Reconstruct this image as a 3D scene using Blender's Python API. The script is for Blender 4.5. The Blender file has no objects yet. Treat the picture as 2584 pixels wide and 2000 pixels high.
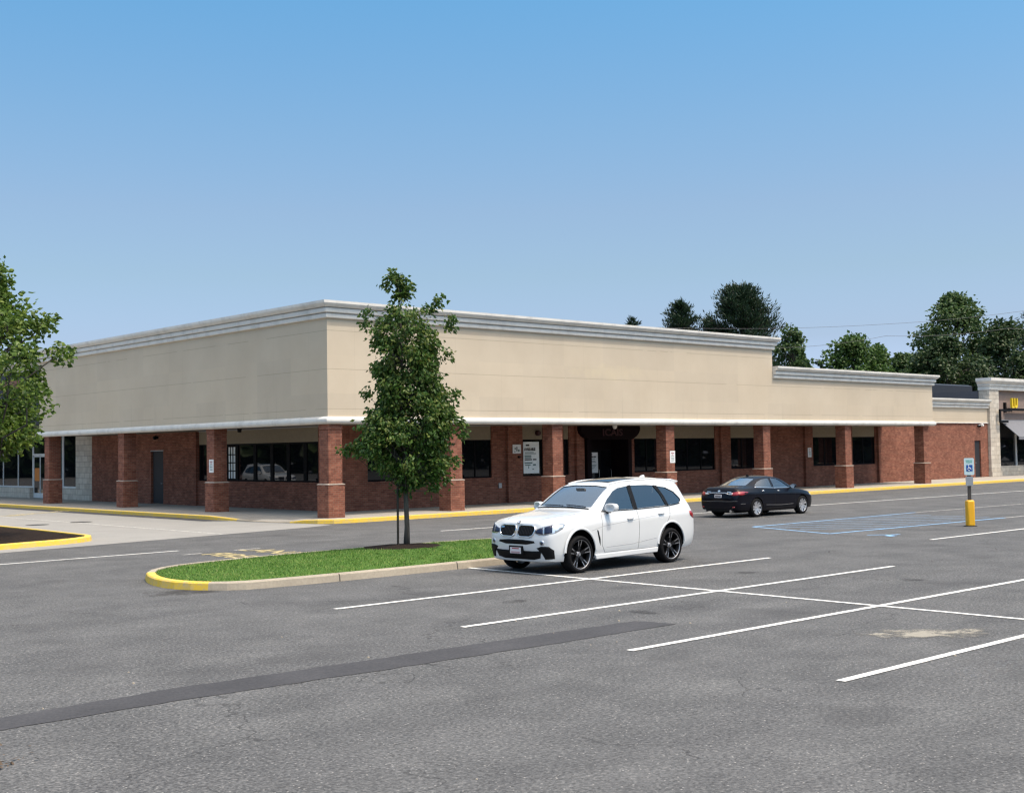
import bpy, bmesh, math, random
from mathutils import Vector, Matrix
from mathutils.bvhtree import BVHTree
from math import sin, cos, pi, radians, sqrt

scene = bpy.context.scene
COL = scene.collection
random.seed(11)

# ------------------------------------------------------------------ helpers
def rgb(r, g, b): return (r, g, b, 1.0)

class MB:
    """collects shapes and links them as one mesh object"""
    def __init__(s): s.v = []; s.f = []; s.m = []; s.mi = 0
    def add(s, verts, faces):
        o = len(s.v); s.v += [tuple(p) for p in verts]
        for f in faces:
            s.f.append(tuple(i + o for i in f)); s.m.append(s.mi)
    def box(s, a, b):
        x0, y0, z0 = a; x1, y1, z1 = b
        if x0 > x1: x0, x1 = x1, x0
        if y0 > y1: y0, y1 = y1, y0
        if z0 > z1: z0, z1 = z1, z0
        s.add([(x0,y0,z0),(x1,y0,z0),(x1,y1,z0),(x0,y1,z0),(x0,y0,z1),(x1,y0,z1),(x1,y1,z1),(x0,y1,z1)],
              [(0,3,2,1),(4,5,6,7),(0,1,5,4),(1,2,6,5),(2,3,7,6),(3,0,4,7)])
    def prism(s, poly, axis, lo, hi):
        """poly: 2-D points; axis 'x': (y,z), 'y': (x,z), 'z': (x,y)"""
        n = len(poly)
        def P(p, t):
            return {'x': (t, p[0], p[1]), 'y': (p[0], t, p[1]), 'z': (p[0], p[1], t)}[axis]
        s.add([P(p, lo) for p in poly] + [P(p, hi) for p in poly],
              [tuple(range(n))[::-1], tuple(range(n, 2*n))] + [(i, (i+1) % n, n + (i+1) % n, n + i) for i in range(n)])
    def tube(s, pts, r, n=8, cap=True):
        """pts: 3-D points, r: radius or list of radii"""
        pts = [Vector(p) for p in pts]; k = len(pts)
        rr = r if isinstance(r, (list, tuple)) else [r]*k
        vs = []; prev = None
        for i, p in enumerate(pts):
            d = (pts[min(i+1, k-1)] - pts[max(i-1, 0)]).normalized()
            if prev is None:
                a = Vector((0,0,1)) if abs(d.z) < .9 else Vector((1,0,0))
                u = d.cross(a).normalized()
            else:
                u = (prev - d*prev.dot(d)).normalized()
            prev = u; w = d.cross(u)
            vs += [p + (u*cos(2*pi*j/n) + w*sin(2*pi*j/n))*rr[i] for j in range(n)]
        fs = []
        for i in range(k-1):
            for j in range(n):
                fs.append((i*n+j, i*n+(j+1) % n, (i+1)*n+(j+1) % n, (i+1)*n+j))
        if cap: fs += [tuple(range(n))[::-1], tuple(range((k-1)*n, k*n))]
        s.add(vs, fs)
    def lathe(s, prof, axis='z', c=(0,0,0), n=32):
        """prof: (radius, t) points revolved about an axis through c"""
        k = len(prof); vs = []
        for r, t in prof:
            for j in range(n):
                a = 2*pi*j/n
                q = {'z': (r*cos(a), r*sin(a), t), 'y': (r*cos(a), t, r*sin(a)), 'x': (t, r*cos(a), r*sin(a))}[axis]
                vs.append((c[0]+q[0], c[1]+q[1], c[2]+q[2]))
        fs = [(i*n+j, i*n+(j+1) % n, (i+1)*n+(j+1) % n, (i+1)*n+j) for i in range(k-1) for j in range(n)]
        s.add(vs, fs)
    def build(s, name, mats, parent=None, smooth=False, bevel=0, normals=True):
        me = bpy.data.meshes.new(name); me.from_pydata(s.v, [], s.f)
        if not isinstance(mats, (list, tuple)): mats = [mats]
        for m in mats: me.materials.append(m)
        if len(mats) > 1: me.polygons.foreach_set('material_index', s.m)
        if normals:
            bm = bmesh.new(); bm.from_mesh(me); bmesh.ops.recalc_face_normals(bm, faces=bm.faces)
            bm.to_mesh(me); bm.free()
        o = bpy.data.objects.new(name, me); COL.objects.link(o)
        if parent: o.parent = parent
        if smooth:
            me.polygons.foreach_set('use_smooth', [True]*len(me.polygons))
        if bevel:
            md = o.modifiers.new('bevel', 'BEVEL'); md.width = bevel; md.segments = 2; md.limit_method = 'ANGLE'; md.angle_limit = radians(40)
        return o

def smooth_by_angle(o, deg=35):
    o.data.polygons.foreach_set('use_smooth', [True]*len(o.data.polygons))
    o.data.set_sharp_from_angle(angle=radians(deg))
def tag(o, label=None, cat=None, group=None, kind=None):
    if label: o['label'] = label
    if cat: o['category'] = cat
    if group: o['group'] = group
    if kind: o['kind'] = kind
    return o
def empty(name, loc=(0,0,0), rz=0):
    o = bpy.data.objects.new(name, None); COL.objects.link(o)
    o.location = loc; o.rotation_euler = (0,0,rz); o.empty_display_size = .2
    return o
def copy_tree(o, parent=None):
    c = o.copy(); COL.objects.link(c)
    if parent: c.parent = parent
    for ch in list(o.children): copy_tree(ch, c)
    return c
def sweep(mb, path, prof, z0=0.0, cap=True):
    """sweep an (out, z) profile along an XY path; 'out' is to the left of the walking direction; mitred corners"""
    n = len(path); k = len(prof); nm = []
    for i in range(n):
        ds = []
        if i > 0: ds.append((Vector(path[i]) - Vector(path[i-1])).normalized())
        if i < n-1: ds.append((Vector(path[i+1]) - Vector(path[i])).normalized())
        ns = [Vector((-d.y, d.x)) for d in ds]
        if len(ns) == 2:
            m = (ns[0] + ns[1]).normalized(); m = m / max(.3, m.dot(ns[0]))
        else: m = ns[0]
        nm.append(m)
    vs = [(path[i][0] + nm[i].x*o, path[i][1] + nm[i].y*o, z0 + z) for i in range(n) for o, z in prof]
    fs = [(i*k+j, i*k+(j+1) % k, (i+1)*k+(j+1) % k, (i+1)*k+j) for i in range(n-1) for j in range(k)]
    if cap: fs += [tuple(range(k)), tuple(range((n-1)*k, n*k))[::-1]]
    mb.add(vs, fs)
def sheet(name, poly, z, mat, kind='structure', parent=None):
    mb = MB(); mb.add([(x, y, z) for x, y in poly], [tuple(range(len(poly)))])
    o = mb.build(name, mat, parent)
    if o.data.polygons[0].normal.z < 0: o.data.flip_normals()
    if kind: o['kind'] = kind
    return o
def text_mb(mb, s, size, M, extrude=0.0, align='CENTER', bold=0.0, sx=1.0):
    """letters as mesh, laid with matrix M (local x = reading direction, y = up)"""
    cu = bpy.data.curves.new('lettering', 'FONT'); cu.body = s; cu.size = size
    cu.align_x = align; cu.align_y = 'CENTER'; cu.extrude = extrude; cu.offset = bold; cu.resolution_u = 3
    o = bpy.data.objects.new('lettering', cu); COL.objects.link(o)
    me = bpy.data.meshes.new_from_object(o.evaluated_get(bpy.context.evaluated_depsgraph_get()))
    mb.add([M @ Vector((v.co.x*sx, v.co.y, v.co.z)) for v in me.vertices], [tuple(p.vertices) for p in me.polygons])
    bpy.data.objects.remove(o); bpy.data.curves.remove(cu); bpy.data.meshes.remove(me)
def frame_m(origin, right, up):
    r = Vector(right).normalized(); u = Vector(up).normalized(); n = r.cross(u)
    M = Matrix.Identity(4)
    for i in range(3):
        M[i][0] = r[i]; M[i][1] = u[i]; M[i][2] = n[i]; M[i][3] = origin[i]
    return M

# ------------------------------------------------------------------ materials
class NT:
    def __init__(s, name):
        s.m = bpy.data.materials.new(name); s.m.use_nodes = True
        s.t = s.m.node_tree; s.b = s.t.nodes['Principled BSDF']; s.out = s.t.nodes['Material Output']
    def n(s, typ, ins=None, **kw):
        q = s.t.nodes.new(typ)
        for k, v in kw.items(): setattr(q, k, v)
        for k, v in (ins or {}).items():
            if hasattr(v, 'is_linked') or isinstance(v, bpy.types.NodeSocket): s.t.links.new(v, q.inputs[k])
            else: q.inputs[k].default_value = v
        return q
    def link(s, a, b): s.t.links.new(a, b)
    def math(s, op, a, b=None, c=None, clamp=False):
        q = s.t.nodes.new('ShaderNodeMath'); q.operation = op; q.use_clamp = clamp
        for i, v in enumerate((a, b, c)):
            if v is None: continue
            if isinstance(v, bpy.types.NodeSocket): s.t.links.new(v, q.inputs[i])
            else: q.inputs[i].default_value = v
        return q.outputs[0]
    def mix(s, fac, a, b, blend='MIX'):
        q = s.t.nodes.new('ShaderNodeMix'); q.data_type = 'RGBA'; q.blend_type = blend
        for i, v in ((0, fac), (6, a), (7, b)):
            if isinstance(v, bpy.types.NodeSocket): s.t.links.new(v, q.inputs[i])
            else: q.inputs[i].default_value = v
        return q.outputs[2]
    def ramp(s, fac, stops):
        q = s.t.nodes.new('ShaderNodeValToRGB'); e = q.color_ramp.elements
        while len(e) < len(stops): e.new(.5)
        for i, (p, c) in enumerate(stops): e[i].position = p; e[i].color = c if len(c) == 4 else (*c, 1)
        s.t.links.new(fac, q.inputs[0]); return q.outputs[0]
    def coord(s, which='Object'):
        return s.t.nodes.new('ShaderNodeTexCoord').outputs[which]
    def noise(s, vec, scale, detail=4, rough=.55, dist=0, out='Fac'):
        q = s.n('ShaderNodeTexNoise', {'Vector': vec, 'Scale': scale, 'Detail': detail, 'Roughness': rough, 'Distortion': dist})
        return q.outputs[out]
    def sep(s, vec):
        q = s.n('ShaderNodeSeparateXYZ', {0: vec}); return q.outputs
    def comb(s, x, y, z):
        q = s.t.nodes.new('ShaderNodeCombineXYZ')
        for i, v in enumerate((x, y, z)):
            if isinstance(v, bpy.types.NodeSocket): s.t.links.new(v, q.inputs[i])
            else: q.inputs[i].default_value = v
        return q.outputs[0]
    def scale_vec(s, vec, v3):
        return s.n('ShaderNodeVectorMath', {0: vec, 1: v3}, operation='MULTIPLY').outputs[0]
    def bump(s, h, strength=.3, dist=.01):
        q = s.n('ShaderNodeBump', {'Height': h, 'Strength': strength, 'Distance': dist}); s.link(q.outputs[0], s.b.inputs['Normal'])
    def set(s, **kw):
        names = dict(color='Base Color', rough='Roughness', metal='Metallic', spec='Specular IOR Level', coat='Coat Weight',
                     coatr='Coat Roughness', ior='IOR', emis='Emission Color', estr='Emission Strength', sheen='Sheen Weight')
        for k, v in kw.items():
            i = s.b.inputs[names[k]]
            if isinstance(v, bpy.types.NodeSocket): s.link(v, i)
            else: i.default_value = v
        return s

def plain(name, c, rough=.5, metal=0, var=.06, scale=6, coat=0, spec=.5):
    """a paint/plastic/metal with slight mottling"""
    t = NT(name); n = t.noise(t.coord(), scale, 5)
    d = tuple(max(0, x*(1-var)) for x in c) + (1,); l = tuple(min(1, x*(1+var)) for x in c) + (1,)
    t.set(color=t.ramp(n, [(.3, d), (.7, l)]), rough=rough, metal=metal, coat=coat, spec=spec)
    return t.m

def m_asphalt():
    t = NT('asphalt'); co = t.coord()
    big = t.noise(co, .09, 5, .6); mid = t.noise(co, .9, 6, .65); fine = t.noise(co, 26, 3, .7)
    streak = t.noise(t.scale_vec(co, (.12, 1.1, 1)), 1.0, 5, .65)
    base = t.ramp(fine, [(.30, rgb(.036,.037,.039)), (.50, rgb(.097,.099,.102)), (.70, rgb(.195,.196,.196))])
    col = t.mix(t.math('MULTIPLY', t.ramp(big, [(.3, rgb(0,0,0)), (.7, rgb(1,1,1))]), .5), base, rgb(.104,.106,.110))
    col = t.mix(1.0, col, t.ramp(mid, [(.25, rgb(.74,.74,.74)), (.75, rgb(1.24,1.23,1.21))]), 'MULTIPLY')
    col = t.mix(1.0, col, t.ramp(streak, [(.3, rgb(.88,.88,.89)), (.72, rgb(1.1,1.1,1.09))]), 'MULTIPLY')
    # pale aggregate specks and dark pits
    vo = t.n('ShaderNodeTexVoronoi', {'Vector': co, 'Scale': 40.0}); sep = t.n('ShaderNodeSeparateColor', {0: vo.outputs['Color']})
    speck = t.math('MULTIPLY', t.math('LESS_THAN', vo.outputs['Distance'], .34), t.math('GREATER_THAN', sep.outputs[0], .86))
    col = t.mix(t.math('MULTIPLY', speck, t.math('MULTIPLY', sep.outputs[2], .75)), col, rgb(.36,.35,.335))
    pit = t.math('MULTIPLY', t.math('LESS_THAN', vo.outputs['Distance'], .4), t.math('LESS_THAN', sep.outputs[1], .20))
    col = t.mix(t.math('MULTIPLY', pit, .6), col, rgb(.03,.03,.03))
    # wandering cracks
    warp = t.n('ShaderNodeTexNoise', {'Vector': co, 'Scale': .7, 'Detail': 6.0})
    wv = t.n('ShaderNodeVectorMath', {0: co, 1: t.scale_vec(warp.outputs['Color'], (2.6, 2.6, 0))}, operation='ADD').outputs[0]
    ve = t.n('ShaderNodeTexVoronoi', {'Vector': t.scale_vec(wv, (.8, 1.25, 1)), 'Scale': .22}, feature='DISTANCE_TO_EDGE')
    crack = t.math('LESS_THAN', ve.outputs['Distance'], .0030)
    gate = t.math('GREATER_THAN', t.noise(co, .33, 3), .53)
    crack = t.math('MULTIPLY', crack, gate)
    col = t.mix(t.math('MULTIPLY', crack, .5), col, rgb(.025,.025,.026))
    # oil drips and stains
    oil = t.ramp(t.noise(co, .55, 4, .5), [(.58, rgb(0,0,0)), (.74, rgb(1,1,1))])
    col = t.mix(t.math('MULTIPLY', oil, .5), col, rgb(.05,.05,.052))
    t.set(color=col, rough=.9, spec=.25)
    t.bump(t.math('SUBTRACT', fine, t.math('MULTIPLY', crack, .8)), .55, .012)
    return t.m
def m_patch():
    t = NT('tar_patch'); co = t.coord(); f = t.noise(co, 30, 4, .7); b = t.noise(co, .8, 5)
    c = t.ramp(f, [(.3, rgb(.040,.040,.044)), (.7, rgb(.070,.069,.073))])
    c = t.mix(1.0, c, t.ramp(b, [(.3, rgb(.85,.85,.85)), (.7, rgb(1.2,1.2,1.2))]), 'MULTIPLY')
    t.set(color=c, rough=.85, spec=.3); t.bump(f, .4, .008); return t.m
def m_concrete(name, c, dirt=.5):
    t = NT(name); co = t.coord(); f = t.noise(co, 20, 5, .7); b = t.noise(co, .7, 6, .65)
    base = t.ramp(f, [(.3, (*[x*.85 for x in c], 1)), (.7, (*[x*1.12 for x in c], 1))])
    base = t.mix(t.math('MULTIPLY', t.ramp(b, [(.42, rgb(0,0,0)), (.75, rgb(1,1,1))]), dirt), base, (*[x*.62 for x in c], 1))
    t.set(color=base, rough=.88, spec=.3); t.bump(f, .25, .006); return t
def m_paint(name, c, wear=.5, under=(.11,.11,.112)):
    t = NT(name); co = t.coord(); n = t.noise(co, 7, 7, .75); f = t.noise(co, 45, 3, .7)
    s = t.math('ADD', t.math('MULTIPLY', n, .75), t.math('MULTIPLY', f, .25))
    k = t.ramp(s, [(.5 - .28*(1-wear) - .02, rgb(0,0,0)), (.5 + .1*wear, rgb(1,1,1))])
    col = t.mix(k, (*under, 1), (*c, 1)); t.set(color=col, rough=.75, spec=.3); return t.m
def m_brick():
    t = NT('red_brick'); co = t.coord(); s = t.sep(co)
    u = t.math('ADD', s[0], s[1]); vec = t.comb(u, s[2], 0.0)
    br = t.n('ShaderNodeTexBrick', {'Vector': vec, 'Color1': rgb(.200,.070,.046), 'Color2': rgb(.300,.114,.074), 'Mortar': rgb(.24,.175,.13),
             'Scale': 1.0, 'Mortar Size': .007, 'Mortar Smooth': .3, 'Bias': -.1, 'Brick Width': .215, 'Row Height': .075}, offset=.5)
    n = t.noise(co, 1.3, 5, .6); n2 = t.noise(t.scale_vec(co, (1, 1, .35)), 4.0, 4)
    col = t.mix(1.0, br.outputs['Color'], t.ramp(n, [(.3, rgb(.80,.76,.74)), (.72, rgb(1.14,1.12,1.1))]), 'MULTIPLY')
    col = t.mix(1.0, col, t.ramp(n2, [(.3, rgb(.86,.85,.85)), (.7, rgb(1.1,1.1,1.1))]), 'MULTIPLY')
    # single burnt and pale bricks
    cell = t.n('ShaderNodeTexWhiteNoise', {'Vector': t.comb(t.math('FLOOR', t.math('DIVIDE', u, .215)), t.math('FLOOR', t.math('DIVIDE', s[2], .075)), 0.0)}, noise_dimensions='3D')
    col = t.mix(t.math('MULTIPLY', t.math('GREATER_THAN', cell.outputs['Value'], .88), .4), col, rgb(.12,.045,.033))
    col = t.mix(t.math('MULTIPLY', t.math('LESS_THAN', cell.outputs['Value'], .07), .3), col, rgb(.42,.20,.13))
    t.set(color=col, rough=.88, spec=.25); t.bump(t.math('MULTIPLY', br.outputs['Fac'], -1.0), .6, .008); return t.m
def m_stucco():
    t = NT('beige_stucco'); co = t.coord(); s = t.sep(co)
    u = t.math('ADD', s[0], s[1])
    b = t.noise(co, .45, 5, .6); f = t.noise(co, 30, 3)
    col = t.ramp(b, [(.3, rgb(.533,.450,.342)), (.7, rgb(.588,.505,.392))])
    # panels differ a little in tone
    cell = t.n('ShaderNodeTexWhiteNoise', {'Vector': t.comb(t.math('FLOOR', t.math('DIVIDE', u, 2.44)), t.math('FLOOR', t.math('DIVIDE', t.math('ADD', s[2], 1.1), 1.41)), 0.0)}, noise_dimensions='3D')
    col = t.mix(1.0, col, t.ramp(cell.outputs['Value'], [(0, rgb(.965,.966,.97)), (1, rgb(1.03,1.028,1.02))]), 'MULTIPLY')
    # reveal joints
    def line(v, at, w): return t.math('LESS_THAN', t.math('ABSOLUTE', t.math('SUBTRACT', v, at)), w)
    ln = None
    for z in (6.84, 5.43, 3.97):
        q = line(s[2], z, .009); ln = q if ln is None else t.math('MAXIMUM', ln, q)
    vl = t.math('LESS_THAN', t.math('ABSOLUTE', t.math('SUBTRACT', t.math('FRACT', t.math('DIVIDE', u, 2.44)), .5)), .0024)
    gate = t.math('GREATER_THAN', t.noise(co, .5, 3), .40)
    col = t.mix(t.math('MULTIPLY', ln, t.math('MULTIPLY', gate, .62)), col, rgb(.30,.25,.18))
    col = t.mix(t.math('MULTIPLY', vl, .2), col, rgb(.30,.25,.18))
    # where old letters were: a warmer ghost patch
    dx = t.math('DIVIDE', t.math('SUBTRACT', s[0], 15.0), 4.2); dz = t.math('DIVIDE', t.math('SUBTRACT', s[2], 5.75), .62)
    d = t.math('ADD', t.math('MULTIPLY', dx, dx), t.math('MULTIPLY', dz, dz))
    gh = t.math('MULTIPLY', t.math('LESS_THAN', s[1], .2), t.ramp(t.math('ADD', d, t.math('MULTIPLY', t.noise(co, 1.6, 4), 1.2)), [(.45, rgb(1,1,1)), (1.0, rgb(0,0,0))]))
    col = t.mix(t.math('MULTIPLY', gh, .30), col, rgb(.70,.60,.38))
    # rain runs below the joint near the base
    run = t.noise(t.comb(t.math('MULTIPLY', u, 3.0), t.math('MULTIPLY', s[2], .25), 0.0), 1.0, 4, .6)
    low = t.math('MULTIPLY', t.ramp(s[2], [(0, rgb(1,1,1)), (1, rgb(1,1,1))]), t.math('SUBTRACT', 1.0, t.math('DIVIDE', t.math('SUBTRACT', s[2], 3.7), 1.1), clamp=True))
    rk = t.math('MULTIPLY', t.ramp(run, [(.55, rgb(0,0,0)), (.75, rgb(1,1,1))]), low)
    col = t.mix(t.math('MULTIPLY', rk, .5), col, rgb(.36,.31,.24))
    t.set(color=col, rough=.92, spec=.2); t.bump(t.math('SUBTRACT', t.math('MULTIPLY', f, .3), ln), .35, .01); return t.m
def m_trim():
    t = NT('white_trim'); co = t.coord(); n = t.noise(t.scale_vec(co, (1, 1, .5)), 1.6, 6, .65)
    col = t.ramp(n, [(.30, rgb(.56,.545,.51)), (.55, rgb(.70,.685,.64))]); t.set(color=col, rough=.6, spec=.3); return t.m
def m_stone():
    t = NT('pale_stone'); co = t.coord(); s = t.sep(co); u = t.math('ADD', s[0], s[1])
    br = t.n('ShaderNodeTexBrick', {'Vector': t.comb(u, s[2], 0.0), 'Color1': rgb(.50,.45,.38), 'Color2': rgb(.62,.57,.49), 'Mortar': rgb(.30,.27,.23),
             'Scale': 1.0, 'Mortar Size': .012, 'Mortar Smooth': .4, 'Brick Width': .62, 'Row Height': .3}, offset=.5)
    n = t.noise(co, 3, 6, .6); col = t.mix(1.0, br.outputs['Color'], t.ramp(n, [(.3, rgb(.82,.81,.8)), (.7, rgb(1.1,1.1,1.1))]), 'MULTIPLY')
    t.set(color=col, rough=.85, spec=.25); t.bump(t.math('MULTIPLY', br.outputs['Fac'], -1.0), .5, .015); return t.m
def m_darkglass(name='dark_glass', c=(.006,.007,.009), rough=.02):
    t = NT(name); t.set(color=rgb(*c), rough=rough, spec=.5, ior=1.5); return t.m
def m_clearglass(name, tint, amount=1.0, ior=1.9):
    t = NT(name)
    tr = t.n('ShaderNodeBsdfTransparent', {'Color': rgb(*tint)}); gl = t.n('ShaderNodeBsdfGlossy', {'Roughness': .015, 'Color': rgb(.95,.97,1)})
    fr = t.n('ShaderNodeFresnel', {'IOR': ior}); mx = t.n('ShaderNodeMixShader', {0: t.math('MULTIPLY', fr.outputs[0], amount, clamp=True), 1: tr.outputs[0], 2: gl.outputs[0]})
    t.link(mx.outputs[0], t.out.inputs[0]); return t.m
def m_carpaint(name, c, coat=1.0, rough=.35, metal=0):
    t = NT(name); n = t.noise(t.coord(), 2.2, 4)
    d = tuple(x*.97 for x in c) + (1,)
    t.set(color=t.ramp(n, [(.3, d), (.7, (*c, 1))]), rough=rough, metal=metal, coat=coat, coatr=.03); return t.m
def m_leaf(name, dark, light, hi, trans=.35):
    t = NT(name); g = t.n('ShaderNodeNewGeometry'); n = t.noise(t.coord(), 1.1, 3)
    f = t.math('ADD', t.math('MULTIPLY', g.outputs['Random Per Island'], .6), t.math('MULTIPLY', n, .4))
    col = t.ramp(f, [(.15, rgb(*dark)), (.55, rgb(*light)), (.9, rgb(*hi))])
    t.set(color=col, rough=.45, spec=.35)
    tl = t.n('ShaderNodeBsdfTranslucent', {'Color': col}); mx = t.n('ShaderNodeMixShader', {0: trans, 1: t.b.outputs[0], 2: tl.outputs[0]})
    t.link(mx.outputs[0], t.out.inputs[0]); return t.m
def m_bark(name, a, b):
    t = NT(name); co = t.coord(); n = t.noise(t.scale_vec(co, (9, 9, 1.6)), 2.0, 6, .7)
    t.set(color=t.ramp(n, [(.3, rgb(*a)), (.7, rgb(*b))]), rough=.9, spec=.2); t.bump(n, .5, .02); return t.m

M = {}
M['asphalt'] = m_asphalt(); M['patch'] = m_patch()
def m_walk():
    t = m_concrete('walk_concrete', (.36,.335,.295), .35); co = t.coord(); s = t.sep(co)
    def j(v, step): return t.math('LESS_THAN', t.math('ABSOLUTE', t.math('SUBTRACT', t.math('FRACT', t.math('DIVIDE', v, step)), .5)), .008)
    ln = t.math('MAXIMUM', j(s[0], 1.5), j(s[1], 1.5))
    old = t.b.inputs['Base Color'].links[0].from_socket
    t.set(color=t.mix(t.math('MULTIPLY', ln, .5), old, rgb(.14,.13,.12))); return t.m
M['walk'] = m_walk(); M['apron'] = m_concrete('apron_concrete', (.29,.285,.27), .35).m
def m_kerb():
    t = m_concrete('kerb_concrete', (.38,.335,.265), .5); s = t.sep(t.coord())
    kj = t.math('LESS_THAN', t.math('ABSOLUTE', t.math('SUBTRACT', t.math('FRACT', t.math('DIVIDE', t.math('ADD', s[0], .9), 3.05)), .5)), .005)
    old = t.b.inputs['Base Color'].links[0].from_socket; t.set(color=t.mix(t.math('MULTIPLY', kj, .85), old, rgb(.04,.037,.033))); return t.m
M['kerb'] = m_kerb()
M['yellow'] = m_paint('yellow_paint', (.74,.50,.06), .35, (.42,.38,.30))
M['white_line'] = m_paint('white_line_paint', (.80,.80,.77), .22)
M['worn_line'] = m_paint('worn_line_paint', (.62,.61,.57), .62)
M['road_yellow'] = m_paint('worn_yellow_paint', (.70,.58,.28), .6)
M['blue_line'] = m_paint('worn_blue_paint', (.27,.50,.78), .40)
M['sand'] = m_paint('sand_stain', (.34,.31,.25), 1.0)
M['brick'] = m_brick(); M['stucco'] = m_stucco(); M['trim'] = m_trim(); M['stone'] = m_stone()
M['glass'] = m_darkglass(); M['black_frame'] = plain('black_frame', (.005,.005,.006), .65, spec=.12)
M['dark_door'] = plain('dark_grey_door', (.014,.015,.02), .6)
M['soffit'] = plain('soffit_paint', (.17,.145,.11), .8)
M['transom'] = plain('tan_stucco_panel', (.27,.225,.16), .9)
M['cap'] = m_concrete('cap_stone', (.50,.42,.35), .3).m
M['steel'] = plain('galvanised_steel', (.42,.43,.44), .45, .8)
M['post'] = plain('dark_post', (.06,.055,.05), .6, .3)
M['signwhite'] = plain('sign_white', (.80,.81,.80), .5)
M['paper'] = plain('poster_paper', (.82,.87,.86), .7, 0, .05, 3)
M['ink'] = plain('black_ink', (.012,.013,.014), .6)
M['greyink'] = plain('teal_grey_ink', (.11,.19,.18), .6)
M['redink'] = plain('dark_red_ink', (.32,.04,.05), .6)
M['roofing'] = plain('roof_membrane', (.10,.10,.11), .9)
M['entrance'] = plain('dark_maroon_panel', (.008,.0035,.005), .7, spec=.1)
M['entrance_letter'] = plain('maroon_letter', (.045,.008,.012), .6)
M['alu'] = plain('white_aluminium', (.68,.70,.70), .4)
M['navy'] = plain('navy_panel', (.02,.022,.03), .5)
M['redbrown'] = plain('red_brown_panel', (.22,.10,.08), .8)
M['taupe'] = plain('taupe_stucco', (.27,.20,.17), .9)
M['awning'] = plain('grey_awning_cloth', (.16,.165,.185), .85)
M['shop_yellow'] = plain('shop_letter_yellow', (.80,.58,.03), .4)
M['bollard'] = plain('bollard_yellow_plastic', (.82,.43,.015), .42, 0, .05, 3)
M['signblue'] = plain('sign_blue', (.01,.08,.32), .4)
M['signpale'] = plain('sign_pale_blue', (.52,.66,.68), .4)
M['signgreen'] = plain('sign_green', (.16,.42,.36), .4)
M['mulch'] = None
def m_mulch():
    t = NT('dark_mulch'); co = t.coord(); n = t.noise(co, 14, 6, .75)
    t.set(color=t.ramp(n, [(.3, rgb(.008,.006,.005)), (.7, rgb(.045,.03,.022))]), rough=.95, spec=.1); t.bump(n, 1.0, .05); return t.m
M['mulch'] = m_mulch()
def m_turf():
    t = NT('turf'); co = t.coord(); n = t.noise(co, 2.2, 6, .7); f = t.noise(co, 30, 3)
    c = t.ramp(n, [(.3, rgb(.05,.115,.02)), (.7, rgb(.10,.19,.035))])
    t.set(color=t.mix(1.0, c, t.ramp(f, [(.3, rgb(.6,.6,.6)), (.7, rgb(1.2,1.2,1.2))]), 'MULTIPLY'), rough=.9, spec=.15); t.bump(f, .8, .03); return t.m
M['turf'] = m_turf()
def m_blade():
    t = NT('grass_blade'); g = t.n('ShaderNodeNewGeometry'); co = t.coord(); n = t.noise(co, .8, 5, .65); n2 = t.noise(co, 4.5, 4)
    f = t.math('ADD', t.math('MULTIPLY', g.outputs['Random Per Island'], .4), t.math('ADD', t.math('MULTIPLY', n, .35), t.math('MULTIPLY', n2, .25)))
    col = t.ramp(f, [(.33, rgb(.035,.10,.012)), (.46, rgb(.085,.20,.026)), (.57, rgb(.16,.29,.05)), (.72, rgb(.36,.38,.14))])
    t.set(color=col, rough=.5, spec=.25); tl = t.n('ShaderNodeBsdfTranslucent', {'Color': col}); mx = t.n('ShaderNodeMixShader', {0: .3, 1: t.b.outputs[0], 2: tl.outputs[0]})
    t.link(mx.outputs[0], t.out.inputs[0]); return t.m
M['blade'] = m_blade()
M['leaf_young'] = m_leaf('young_tree_leaf', (.027,.066,.012), (.068,.14,.025), (.22,.24,.06), .35)
M['leaf_near'] = m_leaf('near_tree_leaf', (.035,.075,.012), (.105,.18,.028), (.24,.31,.06), .4)
M['leaf_mid'] = m_leaf('broad_leaf', (.028,.060,.018), (.068,.122,.035), (.14,.20,.07), .32)
M['leaf_green'] = m_leaf('bright_leaf', (.04,.085,.02), (.08,.15,.035), (.14,.22,.06), .35)
M['leaf_dark'] = m_leaf('dark_leaf', (.018,.040,.014), (.042,.078,.025), (.09,.125,.045), .28)
M['needle'] = m_leaf('pine_needle', (.010,.026,.014), (.022,.048,.022), (.045,.075,.032), .2)
M['bark'] = m_bark('grey_bark', (.045,.04,.036), (.11,.10,.09)); M['bark_dark'] = m_bark('dark_bark', (.04,.033,.028), (.10,.085,.07))
M['stake'] = m_bark('dark_stake_wood', (.03,.027,.024), (.08,.07,.06))
M['litter'] = plain('dead_leaf', (.085,.06,.04), .9, 0, .5, 20)
M['wire'] = plain('cable_rubber', (.10,.10,.11), .6)
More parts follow.
